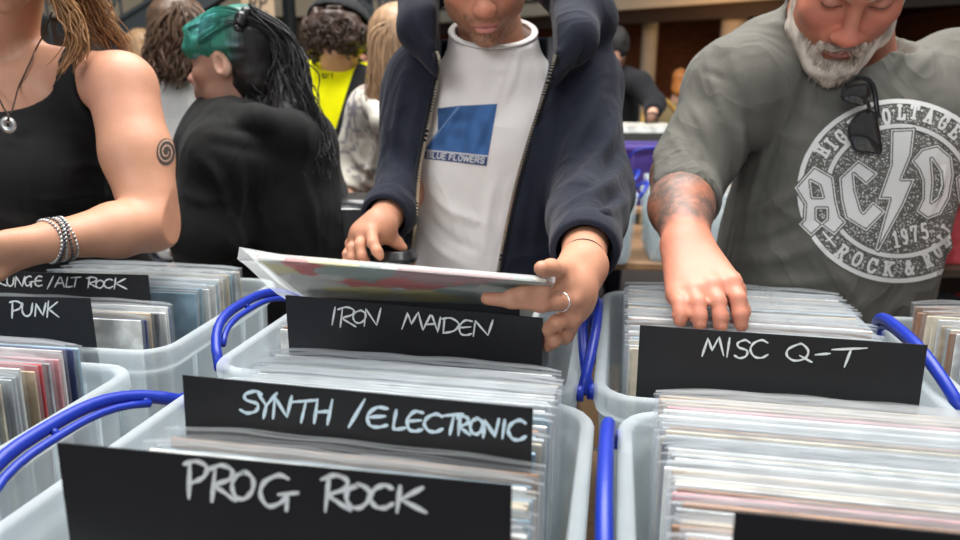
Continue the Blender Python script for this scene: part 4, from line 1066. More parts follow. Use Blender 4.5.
    # crumples: shoulder to chest, around the sleeve, across the belly
    folds(S, 0.003, (8, 8, 4), 3); folds(S, 0.002, (22, 22, 12), 5, ridge=False)
    # neck hole and sleeve mouths
    S.cap(ctr + np.array([-0.005, -0.055, 0.10]), ctr + np.array([-0.005, -0.02, -0.03]), 0.105, 0.062, 0.006, 's')
    S.cap(nk, hd.w((0, -0.02, -0.02)), 0.080, 0.115, 0.006, 's')
    ax1 = (el - sh) / np.linalg.norm(el - sh); hem = P(690, 203, 1.18)
    h1, h2 = P(662, 188, 1.15), P(718, 216, 1.15); hn = np.cross(h2 - h1, np.array([0, 1, 0.55])); hn *= -np.sign(hn[2]); hn /= np.linalg.norm(hn)
    S.plane(h1, hn, (0.2, 0.85, 0.9), (hem[0] + 0.058, 1.6, 1.30))
    fa = (wr - el) / np.linalg.norm(wr - el); S.cap(el * 0.72 + wr * 0.28, wr, 0.0505, 0.05, 0.004, 's')
    ax2 = (el2 - sh2) / np.linalg.norm(el2 - sh2); hem2 = el2 - ax2 * 0.03; S.plane(hem2, ax2, (1.0, 0.9, 0.9), (1.3, 1.6, 1.36))
    M_grey = cloth('charcoal_cotton', (0.112, 0.108, 0.093), var=0.12, scale=5, wr=0.5)
    F_ = [([(705, 52), (712, 80), (722, 110), (738, 150)], .009, .007), ([(728, 40), (738, 75), (748, 110)], .010, .006), ([(752, 28), (768, 60), (775, 100)], .012, .005),
          ([(700, 70), (716, 76), (728, 82)], .006, -.005), ([(735, 95), (740, 130), (738, 165), (722, 200)], .010, .009), ([(748, 120), (752, 160), (740, 205)], .010, -.007),
          ([(760, 110), (765, 150), (752, 200), (738, 250)], .010, .007), ([(685, 95), (705, 130), (718, 165)], .008, .005), ([(676, 120), (692, 150), (712, 172)], .006, -.004),
          ([(672, 140), (690, 160), (710, 178)], .006, .005), ([(735, 215), (770, 205), (805, 185)], .011, .006), ([(730, 245), (770, 240), (815, 220)], .010, -.006), ([(735, 262), (780, 258), (830, 240)], .012, .006),
          ([(740, 285), (790, 284), (850, 278)], .012, .006), ([(745, 300), (800, 303), (860, 300)], .010, -.005), ([(780, 85), (800, 110), (830, 125)], .010, .005), ([(770, 130), (795, 140), (815, 142)], .010, .004),
          ([(905, 85), (925, 60), (945, 45)], .010, .005), ([(885, 80), (900, 55), (912, 30)], .008, .005), ([(935, 260), (930, 290), (925, 325)], .008, .009), ([(948, 235), (945, 270), (940, 320)], .007, .009),
          ([(915, 285), (908, 310), (905, 335)], .010, .007), ([(760, 20), (790, 30), (810, 55)], .010, .005), ([(820, 250), (850, 290), (870, 325)], .012, .005), ([(945, 160), (938, 190), (932, 210)], .008, .006)]
    so = cloth_obj(S, 't_shirt', M_grey, t, 1, fold=F_)
    legs(t, (0.68, 1.46), 0.82, 0.185, 0.13, cloth('faded_black_denim', (0.03, 0.03, 0.035)), mat('brown_leather', (0.08, 0.05, 0.03), 0.5))
    # collar rib and sleeve hem stitches
    bv = bvh_of(so)
    # the round band print
    def logo(X, Y):
        cx, cy, rx, ry = 898.0, 191.0, 101.0, 92.0
        r_ = np.hypot((X - cx) / rx, (Y - cy) / ry) * 96
        white = np.full(X.shape, 9.0)
        U = lambda d: np.minimum(white, d)
        white = U(np.abs(r_ - 93.4) - 2.4); white = U(np.abs(r_ - 67.8) - 2.3)
        txt = np.full(X.shape, 9.0)
        A_ = [('H', 822, 151), ('I', 831, 144), ('G', 841, 137), ('H', 854, 126), ('V', 871, 119), ('O', 886, 116.5), ('L', 901, 112.5), ('T', 914, 112), ('A', 929, 116), ('G', 943, 122.5), ('E', 955, 132)]
        for ch, x, y in A_:
            an = math.degrees(math.atan2((x - cx) / rx, (cy - y) / ry)); txt = np.minimum(txt, glyph_d(X, Y, SERIF, ch, x, y, 7.5 if ch != 'I' else 6, 13, an) - 1.5)
        for ch, x, y in [('R', 842, 252), ('O', 857, 259), ('C', 872, 265.5), ('K', 888, 268.5), ('&', 908.5, 267.5), ('R', 927, 260), ('O', 936.5, 250.5), ('L', 943.5, 240), ('L', 948, 229)]:
            an = -math.degrees(math.atan2((x - cx) / rx, (y - cy) / ry)); txt = np.minimum(txt, glyph_d(X, Y, SERIF, ch, x, y, 9 if x < 915 else 6, 13, an) - 1.5)
        for ch, x, y in [('1', 895.5, 239), ('9', 904, 236.5), ('7', 914, 233.5), ('5', 924, 231)]:
            txt = np.minimum(txt, glyph_d(X, Y, SERIF, ch, x, y, 7, 15, -10) - 1.35)
        white = U(txt)
        st = np.minimum(seg_d(X, Y, (823, 232), (835, 246)) - 1.1, seg_d(X, Y, (826, 241), (833, 236)) - 0.9); white = U(st)
        A = poly_d(X, Y, [(814, 166), (833, 177), (836, 200), (840, 216), (846, 222), (834, 235), (822, 226), (811, 236), (799, 224), (804, 219), (805, 204), (795, 188)])
        A = np.maximum(A, -poly_d(X, Y, [(810.5, 181), (819.5, 186), (822.5, 197), (812.5, 197)])); A = np.maximum(A, -poly_d(X, Y, [(816.5, 208.5), (826.6, 208.5), (826.6, 218.7), (821.5, 223), (816.5, 218.7)]))
        Cc = poly_d(X, Y, [(839, 178), (858, 160), (877.5, 173.5), (866, 185), (853.5, 174), (855, 190), (861, 210), (863, 212.5), (872.5, 201.5), (885, 211.5), (866, 231), (845, 218), (841, 200)])
        Bo = poly_d(X, Y, [(891, 130), (914, 129), (911, 155), (901, 179), (914, 179), (903, 205), (878, 251), (875, 249), (889, 199), (878, 199), (882, 188), (890, 165)])
        Dd = poly_d(X, Y, [(911, 161), (921, 149), (937, 145), (951, 157), (953, 175), (949, 198), (940, 214), (927, 219), (916, 211), (922, 198), (922, 180), (918, 170)])
        Dd = np.maximum(Dd, -poly_d(X, Y, [(931, 159), (940, 172), (941, 185), (937, 197), (931, 202), (933, 182)]))
        Ce = poly_d(X, Y, [(955, 178), (972, 162), (990, 176), (978, 186), (968, 176), (970, 206), (976, 212), (985, 203), (996, 212), (980, 230), (960, 216)])
        s_ = np.minimum(np.minimum(np.minimum(A, Cc), np.minimum(Bo, Dd)), Ce)
        big = np.minimum(np.abs(s_ + 0.5) - 0.65, s_ + 2.3)
        white = np.where(s_ < 1.6, big, white)
        rs = vnoise(X * 0.9, Y * 0.9, X * 0.3); sp = (rs + 0.6 * vnoise(X * 2.1, Y * 2.1, Y)) 
        bgm = (r_ < 93) & (s_ > 1.2)
        cov = np.clip(0.5 - white * 0.6, 0, 1)
        cov = np.where(bgm, np.maximum(cov, np.clip(0.5 + (sp - 0.28) * 0.9, 0, 0.62) * (white > 1.0)), cov)
        cov = np.where(cov > 0.5, np.clip(cov - 0.10 * np.clip(vnoise(X * 1.7, Y * 1.7, X) - 0.2, 0, 1), 0, 1), cov)
        return np.tile(np.array((0.66, 0.66, 0.64)), X.shape + (1,)), cov
    printed('shirt_print', bv, 792, 94, 1000, 288, 0.62, logo, print_mat('white_screen_print', 0.8, 0.55), t, near=((0.73, 1.2, 1.2), 0.5))
    return t, bv, hd
grey_man, BV_GREY, HD_GREY = man_grey()
# sunglasses hooked in the neck of the T-shirt
def sunglasses():
    g = empty('sunglasses', P(862, 115, 1.12), 'dark folded sunglasses hooked in the neck of the grey T-shirt', 'sunglasses')
    fm = mat('black_acetate', (0.012, 0.012, 0.013), 0.2, spec=0.6); lm = mat('smoked_lens', (0.03, 0.026, 0.024), 0.06, spec=0.9, var=0.3, scale=40)
    def onshirt(px, py, off):
        r = ray(px, py); h = BV_GREY.ray_cast(Vector(ORG), Vector(r / np.linalg.norm(r)), 3.0)
        return np.array(h[0]) if h[0] is not None else P(px, py, 1.2)
    d0 = min(onshirt(x, y, 0)[1] for x, y in ((848, 115), (880, 115), (864, 150), (864, 100))) - 0.012
    d1 = d0 - 0.012
    low = [(852, 120), (862, 112), (872, 111), (877, 122), (880, 140), (880.5, 153), (868, 152), (856, 150), (850, 138), (849, 128)]
    up = [(843, 90), (852, 86), (866, 84), (870, 92), (868, 100), (862, 105), (850, 103), (842, 98)]
    for pts, dd in ((low, d0), (up, d1)):
        W = [P(x, y, dd) for x, y in pts]; c = sum(W) / len(W); n = np.array([0, -1, 0.2]); n /= np.linalg.norm(n)
        b = MB(); k = len(W); mid = [q * 0.55 + c * 0.45 + n * 0.004 for q in W]
        b.add(W + mid + [c + n * 0.006], [(i, (i + 1) % k, k + (i + 1) % k, k + i) for i in range(k)] + [(k + i, k + (i + 1) % k, 2 * k) for i in range(k)])
        b.add([q - n * 0.0015 for q in W], [tuple(range(k))])
        b.build('lens', lm, g, smooth=True)
        b = MB(); b.tube(smooth_pts(W + [W[0]], 4), 0.0018, 6); b.build('rim', fm, g, smooth=True)
    b = MB(); b.tube([P(866, 100, d1), P(869, 106, d0), P(868, 113, d0)], 0.003, 8); b.build('bridge', fm, g, smooth=True)
    b = MB(); b.tube(smooth_pts([P(846, 84, d1 + 0.004), P(856, 78, d0 + 0.02), P(872, 84, d0 + 0.02), P(878, 118, d0 + 0.01)], 5), 0.0022, 6, sx=(1, 2)); b.build('temple', fm, g, smooth=True)
sunglasses()
# ------------------------------------------------------------------ the man in the navy hooded top, looking at a record
def man_navy():
    t = empty('person', (0.03, 1.42, 0), 'young man in a navy hooded top over a white T-shirt, studying a record', 'person')
    hd = Head(rot(0, 0, 2) @ rot(37, 0, 0) @ rot(0, -6, 0), 1.04, anchor=P(486, 27, 1.20), local=(0, -0.1, -0.0635))
    ctr = P(494, 42, 1.37)
    shl, ell_, wrl = P(430, 84, 1.37), P(410, 186, 1.34), P(379, 226, 1.13)
    shr, elr, wrr = P(576, 86, 1.37), P(592, 192, 1.25), P(583, 262, 0.88)
    fine = [(hd.c - 0.13, hd.c + 0.13, 0.0034), (P(480, 350, .72) - 0.01, P(600, 240, .88) + 0.02, 0.0032), (P(345, 270, 1.05), P(412, 220, 1.16), 0.0036)]
    V = Vol((-0.32, 0.62, 0.0), (0.34, 1.72, 1.70), 0.012, fine)
    hd.build(V, jaw=0.98, nose=1.0, brow=0.9)
    V.cap(hd.w((0, 0.045, -0.05)), ctr + np.array([0, 0.03, -0.03]), 0.052, 0.064, 0.03)
    V.loft([(0.74, 0.02, 1.44, 0.13, 0.09), (1.0, 0.02, 1.42, 0.13, 0.09), (1.25, 0.02, 1.40, 0.15, 0.09), (1.38, 0.025, 1.39, 0.13, 0.06)], 0.03)
    V.chain([shl, ell_, wrl], [0.045, 0.04, 0.026], 0.015); V.chain([shr, elr, wrr * 0.6 + elr * 0.4, wrr], [0.045, 0.042, 0.04, 0.027], 0.015)
    for q in (-1, 1): V.chain([(0.02 + q * 0.08, 1.45, 0.78), (0.02 + q * 0.09, 1.46, 0.45), (0.02 + q * 0.09, 1.48, 0.06)], [0.07, 0.05, 0.035], 0.03)
    # hand at the right end of the record: thumb above, fingers under
    K = [P(563, 284, 0.770), P(570, 301, 0.765), P(570, 319, 0.770), P(564, 335, 0.780)]
    for k in K: V.chain([wrr + np.array([0.0, -0.01, -0.004]), k], [0.025, 0.0125], 0.013)
    V.ell((wrr + K[1] + K[2]) / 3 + np.array([0.004, 0.0, 0.0]), (0.022, 0.03, 0.030), None, 0.015)
    finger(V, [K[0], P(544, 290, 0.740), P(524, 293, 0.735), P(511, 294.5, 0.733)], 0.0095, 0.0072, 0.003)
    finger(V, [K[1], P(541, 304, 0.738), P(512, 301, 0.733), P(487, 298.5, 0.735)], 0.0100, 0.0075, 0.003)
    finger(V, [K[2], P(556, 323, .752), P(549, 329, .758), P(547, 334, .772)], 0.0095, 0.0075, 0.003)
    finger(V, [K[3], P(554, 340, .760), P(548, 345, .770), P(547, 347, .785)], 0.0088, 0.007, 0.003)
    V.chain([wrr + np.array([-0.008, -0.01, 0.006]), P(562, 272, 0.795), P(551, 269.5, 0.735), P(541, 268.5, 0.705)], [0.022, 0.0135, 0.0105, 0.0085], 0.008)
    # hand round the lid of the cup
    W = wrl
    KL = [P(372, 232, 1.10), P(364, 233, 1.115), P(357, 238, 1.13), P(352, 244, 1.145)]
    for k in KL: V.chain([W, k], [0.024, 0.0125], 0.012)
    V.ell((W + KL[1] + KL[2]) / 3, (0.026, 0.03, 0.02), None, 0.015)
    finger(V, [KL[0], P(373, 243, 1.07), P(377, 251, 1.06), P(380, 256, 1.06)], 0.0098, 0.0075, 0.003)
    finger(V, [KL[1], P(360, 245, 1.085), P(362, 256, 1.075), P(366, 262, 1.08)], 0.0098, 0.0075, 0.003)
    finger(V, [KL[2], P(352, 248, 1.10), P(352, 258, 1.09), P(356, 264, 1.09)], 0.0092, 0.0075, 0.003)
    finger(V, [KL[3], P(347, 254, 1.12), P(347, 262, 1.115), P(350, 268, 1.12)], 0.0082, 0.0068, 0.003)
    V.chain([W + np.array([0.01, 0, 0]), P(386, 234, 1.13), P(396, 242, 1.14), P(403, 248, 1.14)], [0.02, 0.013, 0.010, 0.008], 0.008)
    skin_obj(V, (0.50, 0.24, 0.148), t, [hd], None, red=0.6, browc=(0.07, 0.045, 0.03), lip=(0.5, 0.2, 0.17), stub=1.0, stubc=(0.14, 0.085, 0.05))
    Hh = Vol(hd.c - 0.15, hd.c + 0.17, 0.006)
    hd.e(Hh, (0, 0.028, 0.045), (0.085, 0.102, 0.09), 0.01); hd.e(Hh, (0, -0.12, -0.01), (0.12, 0.08, 0.09), 0.02, 's'); hd.e(Hh, (0, 0.02, -0.10), (0.12, 0.14, 0.07), 0.02, 's')
    cloth_obj(Hh, 'hair', hair_mat('dark_brown_hair', (0.05, 0.03, 0.02)), t, 1)
    # ring and cord bracelet
    b = MB(); rp = K[1] * 0.45 + P(541, 304, .703) * 0.55; ax_ = P(541, 304, .703) - K[1]; ax_ /= np.linalg.norm(ax_); u = np.cross(ax_, EZ); u /= np.linalg.norm(u); w_ = np.cross(ax_, u)
    rp = P(561, 302, .748); b.tube([rp + (u * math.cos(a) + w_ * math.sin(a)) * 0.0105 for a in np.linspace(0, 6.283, 25)], 0.0011, 6, cap=False)
    b.build('ring', mat('silver', (0.75, 0.74, 0.72), 0.25, metal=1.0), t, smooth=True)
    b = MB(); ax_ = wrr - elr; ax_ /= np.linalg.norm(ax_); u = np.cross(ax_, EZ); u /= np.linalg.norm(u); w_ = np.cross(ax_, u); bp = wrr - ax_ * 0.006
    b.tube([bp + (u * math.cos(a) + w_ * math.sin(a)) * 0.0292 for a in np.linspace(0, 6.283, 33)], 0.0009, 6, cap=False)
    b.build('cord_bracelet', mat('black_cord', (0.02, 0.02, 0.02), 0.7), t, smooth=True)
    # white T-shirt
    T = Vol((-0.27, 1.12, 0.84), (0.31, 1.62, 1.58), 0.006)
    T.loft([(0.86, 0.01, 1.42, 0.175, 0.125), (1.0, 0.01, 1.405, 0.175, 0.13), (1.15, 0.012, 1.40, 0.175, 0.13), (1.28, 0.02, 1.395, 0.18, 0.125), (1.37, 0.025, 1.395, 0.16, 0.10), (1.42, 0.03, 1.395, 0.10, 0.085)], 0.03)
    T.cap(ctr + np.array([0, 0.0, -0.05]), (0.024, 1.345, 1.49), 0.088, 0.079, 0.035)
    folds(T, 0.002, (10, 10, 5), 8); folds(T, 0.0012, (26, 26, 18), 9, ridge=False)
    nx_, ny_, nz_ = 0.024, 1.352, 1.462; tl = np.array([0, -0.40, 0.917])
    T.plane((nx_, ny_, nz_), tl, (-0.1, 1.2, 1.36), (0.15, 1.5, 1.6))
    T.cap(np.array([nx_, ny_, nz_]) + tl * 0.08, np.array([nx_, ny_, nz_]) - tl * 0.02, 0.074, 0.070, 0.004, 's')
    M_white = cloth('white_cotton', (0.74, 0.71, 0.69), var=0.03, scale=6, wr=0.25)
    FT = [([(520, 45), (512, 80), (500, 110)], .007, .005), ([(508, 60), (495, 100), (478, 140), (462, 175)], .008, .005), ([(445, 60), (440, 110), (430, 170)], .007, .004),
          ([(462, 104), (450, 125), (432, 152)], .006, .006), ([(480, 104), (470, 130), (466, 158)], .006, -.004), ([(500, 170), (490, 200), (486, 250)], .009, .005), ([(425, 185), (450, 210), (490, 225)], .008, .006),
          ([(420, 205), (445, 235), (485, 255)], .008, -.005), ([(420, 225), (440, 250), (470, 268)], .008, .006), ([(440, 180), (455, 220), (465, 262)], .008, .004), ([(470, 60), (490, 70), (515, 66)], .006, .003)]
    to = cloth_obj(T, 't_shirt', M_white, t, 1, fold=FT); bt = bvh_of(to)
    b = MB(); dv = np.array([0, 0.917, 0.40])
    b.tube([np.array([nx_, ny_, nz_]) + tl * 0.003 + np.array([1., 0, 0]) * 0.0765 * math.cos(a) + dv * 0.0785 * math.sin(a) for a in np.linspace(0, 6.2832, 61)], 0.0065, 10, sx=(1.0, 0.5), up=EZ, cap=False)
    b.build('neck_rib', M_white, to, smooth=True)
    def pr(X, Y):
        quad = [(438, 108.5), (460, 106), (497, 104), (486.5, 166), (424.5, 158.5), (426, 148), (438, 131)]
        d = poly_d(X, Y, quad); cov = np.clip(0.5 - d * 0.9, 0, 1)
        # the line and the lettered band below it
        f = (X - 424) / 62.0; ly = 150.2 + 0.1 * (X - 427.5)
        col = np.tile(np.array((0.045, 0.12, 0.30)), X.shape + (1,)); n = vnoise(X * 0.12, Y * 0.12, X * 0.05)
        col *= (1 + 0.25 * n)[..., None]
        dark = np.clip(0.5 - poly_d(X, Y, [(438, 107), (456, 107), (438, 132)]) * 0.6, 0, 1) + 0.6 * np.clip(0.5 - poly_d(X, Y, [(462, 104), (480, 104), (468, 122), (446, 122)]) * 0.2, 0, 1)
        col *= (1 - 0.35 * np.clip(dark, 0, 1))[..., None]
        fl = np.clip(1 - seg_d(X, Y, (459, 107), (427, 147)) * 0.8, 0, 1)[..., None] * 0.5; col = col * (1 - fl) + np.array((0.35, 0.45, 0.6)) * fl  # light along the diagonal fold, painted into the print colour
        wh = np.clip(1.1 - np.abs(Y - ly) * 1.0, 0, 1); below = Y > ly
        col = np.where(below[..., None], np.array((0.05, 0.07, 0.16)), col)
        g = np.full(X.shape, 9.0); xs = 427.5
        for i, ch in enumerate('BLUE FLOWERS'):
            if ch != ' ':
                w = {'L': 3.8, 'E': 3.9, 'F': 3.7, 'W': 6.0}.get(ch, 4.4); x = xs + w / 2; g = np.minimum(g, glyph_d(X, Y, SANS, ch, x, 154.4 + 0.11 * (x - 428), w, 5.4, 6, 0.10)); xs += w + 0.75
            else: xs += 2.4
        wh = np.maximum(wh, np.clip(1.2 - g * 1.5, 0, 1)); col = col * (1 - wh[..., None]) + np.array((0.72, 0.72, 0.72)) * wh[..., None]
        return col, cov
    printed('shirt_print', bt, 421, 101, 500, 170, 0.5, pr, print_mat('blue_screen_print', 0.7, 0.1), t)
    # hooded top: an open shell over the T-shirt
    S = Vol((-0.34, 0.84, 0.80), (0.36, 1.72, 1.66), 0.0062)
    S.loft([(0.82, 0.025, 1.42, 0.205, 0.150), (0.98, 0.02, 1.41, 0.205, 0.155), (1.15, 0.02, 1.40, 0.205, 0.156), (1.28, 0.025, 1.395, 0.215, 0.15), (1.37, 0.025, 1.395, 0.20, 0.12), (1.42, 0.025, 1.40, 0.13, 0.10)], 0.03)
    S.chain([shl + np.array([0.08, 0.01, 0.01]), shl, ell_ + np.array([0.002, 0, 0]), wrl * 0.62 + ell_ * 0.38], [0.082, 0.078, 0.063, 0.045], 0.03)
    S.chain([shr - np.array([0.08, -0.01, -0.01]), shr, elr, wrr * 0.45 + elr * 0.55, wrr * 0.78 + elr * 0.22], [0.082, 0.080, 0.070, 0.058, 0.047], 0.03)
    hood = [P(447, 66, 1.235), P(423, 30, 1.27), P(424, -15, 1.36), P(455, -38, 1.46), P(500, -42, 1.48), P(548, -30, 1.44), P(576, 2, 1.35), P(572, 38, 1.27), P(548, 72, 1.235)]
    S.chain(hood, [0.026, 0.040, 0.046, 0.05, 0.055, 0.05, 0.046, 0.040, 0.026], 0.02)
    S.chain([P(590, 20, 1.36), P(588, -5, 1.42)], [0.05, 0.04], 0.03)
    folds(S, 0.003, (8, 8, 4.5), 12); folds(S, 0.0018, (22, 22, 14), 13, ridge=False)
    zl = [P(x, y, 1.24) for x, y in ((436, 52), (438, 72), (428, 125), (419, 170), (414, 228), (408, 275), (400, 330))]
    zr = [P(x, y, 1.24) for x, y in ((556, 55), (551, 74), (533, 128), (517, 182), (506, 232), (498, 275), (490, 330))]
    zz = np.array([p[2] for p in zl])[::-1]; xl = np.array([p[0] for p in zl])[::-1]; zz2 = np.array([p[2] for p in zr])[::-1]; xr = np.array([p[0] for p in zr])[::-1]
    def opening(X, Y, Z):
        a = np.interp(Z, zz, xl).astype(np.float32); c = np.interp(Z, zz2, xr).astype(np.float32)
        return -np.minimum(np.minimum(X - a, c - X), 1.405 - Y - 0.35 * np.maximum(0, Z - 1.42)).astype(np.float32) 
    S.put(lambda X, Y, Z: -opening(X, Y, Z), (-0.2, 1.0, 0.8), (0.3, 1.5, 1.66), 0.0, 'i')
    # hollow for the body, the neck and the cuffs
    S.loft([(0.78, 0.01, 1.42, 0.180, 0.130), (1.0, 0.01, 1.405, 0.180, 0.134), (1.15, 0.012, 1.40, 0.180, 0.134), (1.28, 0.02, 1.395, 0.185, 0.130), (1.35, 0.025, 1.395, 0.15, 0.10)], 0.005, op='s')
    S.cap(hd.w((0, 0.03, 0.0)), ctr + np.array([0, -0.02, -0.02]), 0.098, 0.075, 0.01, 's')
    for e_, w_, f_, r_ in ((ell_, wrl, 0.70, 0.036), (elr, wrr, 0.80, 0.040)):
        a_ = w_ - e_; L_ = np.linalg.norm(a_); a_ /= L_; p_ = e_ + a_ * L_ * f_
        S.plane(p_, a_, p_ - 0.09 - np.maximum(0, -a_) * 0.03, p_ + 0.09 + np.maximum(0, a_) * 0.05); S.cap(p_ - a_ * 0.02, p_ + a_ * 0.1, r_, r_ + 0.002, 0.004, 's')
    M_navy = cloth('navy_fleece', (0.0125, 0.0150, 0.026), var=0.14, scale=6, sheen=0.08)
    FS = [([(425, 78), (414, 130), (406, 190)], .009, .006), ([(408, 60), (398, 110), (392, 160)], .008, .005), ([(388, 150), (392, 165), (402, 175)], .006, .007), ([(380, 172), (388, 184), (400, 190)], .006, .007),
          ([(376, 190), (384, 200), (396, 203)], .005, .005), ([(604, 70), (590, 120), (562, 170)], .010, .009), ([(585, 75), (575, 110), (556, 150)], .009, -.006), ([(620, 105), (604, 150), (566, 188)], .010, .010),
          ([(624, 135), (605, 170), (570, 200)], .008, -.008), ([(628, 160), (604, 188), (560, 208)], .009, .011), ([(630, 185), (602, 205), (556, 220)], .007, -.008), ([(628, 200), (600, 216), (553, 230)], .008, .009),
          ([(552, 100), (548, 150), (540, 200), (530, 260)], .010, .007), ([(565, 90), (560, 130), (548, 180)], .009, -.005), ([(548, 62), (566, 45), (575, 15)], .008, .006), ([(556, 80), (580, 62), (590, 30)], .007, -.006),
          ([(440, 60), (425, 40), (415, 10)], .008, .006), ([(428, 50), (412, 30), (408, 5)], .006, -.005), ([(530, 180), (520, 220), (515, 265)], .010, .005), ([(418, 180), (408, 225), (402, 262)], .008, .004)]
    so = cloth_obj(S, 'hooded_top', M_navy, t, 1, fold=FS); bs = bvh_of(so)
    # ribbed cuff of the near sleeve with a small gold logo patch
    def ring_band(c, a_, r0, r1, ln, name):
        u = np.cross(a_, EZ); u /= np.linalg.norm(u); w = np.cross(a_, u); b = MB(); vs = []; n = 60
        for (r, s_) in ((r0, 0), (r0 + 0.002, ln * 0.1), (r1 + 0.001, ln * 0.9), (r1 - 0.002, ln), (r1 - 0.008, ln)):
            for k in range(n):
                q = 2 * math.pi * k / n; rr = r + (0.0006 if k % 2 else 0); vs.append(c + a_ * s_ + (u * math.cos(q) + w * math.sin(q)) * rr)
        b.add(vs, [(i * n + k, i * n + (k + 1) % n, (i + 1) * n + (k + 1) % n, (i + 1) * n + k) for i in range(4) for k in range(n)])
        return b.build(name, M_navy, so, smooth=True)
    a_ = wrr - elr; L_ = np.linalg.norm(a_); a_ /= L_; ring_band(elr + a_ * L_ * 0.76, a_, 0.0495, 0.046, 0.05, 'cuff')
    a_ = wrl - ell_; L_ = np.linalg.norm(a_); a_ /= L_; ring_band(ell_ + a_ * L_ * 0.62, a_, 0.0475, 0.043, 0.045, 'cuff')
    def gold(X, Y):
        d = np.minimum(np.abs(np.hypot((X - 591) / 1.15, Y - 231) - 3.0) - 1.0, poly_d(X, Y, [(591, 229), (598, 231), (600, 236), (594, 235)])); d = np.where((X > 593) & (Y < 230.5), 9, d)
        return np.tile(np.array((0.75, 0.55, 0.08)), X.shape + (1,)), np.clip(0.5 - d, 0, 1)
    printed('cuff_logo', bs, 584, 224, 603, 240, 0.4, gold, print_mat('gold_thread', 0.5), so, off=0.004)
    # zip tapes along both front edges
    M_zip = mat('brass_zip', (0.38, 0.33, 0.25), 0.35, metal=0.85); M_tape = cloth('black_tape', (0.012, 0.012, 0.016))
    for src, sg in ((zl, -1), (zr, 1)):
        pts = []
        for p in smooth_pts(src, 8):
            d = p + np.array([sg * 0.006, 0, 0]) - ORG; d /= np.linalg.norm(d); h = bs.ray_cast(Vector(ORG), Vector(d), 2.0)
            if h[0] is not None and h[0][1] > 1.12: pts.append(np.array(h[0]) + np.array([-sg * 0.004, -0.002, 0]))
        if len(pts) > 4:
            pts = smooth_pts(pts[::5], 6)
            b = MB(); b.tube(pts, 0.0055, 6, sx=(1, 0.4), up=(0, 1, 0)); b.build('zip_tape', M_tape, so, smooth=True)
            b = MB(); step = 0.0042; acc = 0
            for i in range(len(pts) - 1):
                L = np.linalg.norm(pts[i + 1] - pts[i]); n = max(1, int(L / step))
                for k in range(n):
                    p = pts[i] + (pts[i + 1] - pts[i]) * k / n + np.array([-sg * 0.004, -0.0015, 0]); b.box(p, (0.005, 0.0022, 0.0022))
            b.build('zip_teeth', M_zip, so)
    legs(t, (0.02, 1.45), 0.83, 0.165, 0.115, cloth('dark_denim', (0.02, 0.025, 0.045)), mat('white_trainer', (0.6, 0.6, 0.58), 0.5))
man_navy()
# the takeaway cup under his hand
def cup():
    c = P(394, 251, 1.145); m1 = mat('black_lid_plastic', (0.015, 0.015, 0.016), 0.22, spec=0.6); m2 = mat('brown_card_cup', (0.25, 0.14, 0.08), 0.6)
    t = empty('takeaway_cup', c - EZ * 0.115, 'takeaway coffee cup with a black lid in the hand of the man in navy', 'cup')
    b = MB(); b.lathe(c - EZ * 0.115, [(0.001, 0), (0.027, 0), (0.037, 0.103), (0.035, 0.103), (0.026, 0.004)], 32); b.build('cup_wall', m2, t, smooth=True)
    b = MB(); b.lathe(c - EZ * 0.013, [(0.037, -0.004), (0.0395, -0.002), (0.0395, 0.004), (0.036, 0.006), (0.033, 0.017), (0.029, 0.019), (0.027, 0.015), (0.001, 0.015)], 36); b.build('lid', m1, t, smooth=True)
cup()
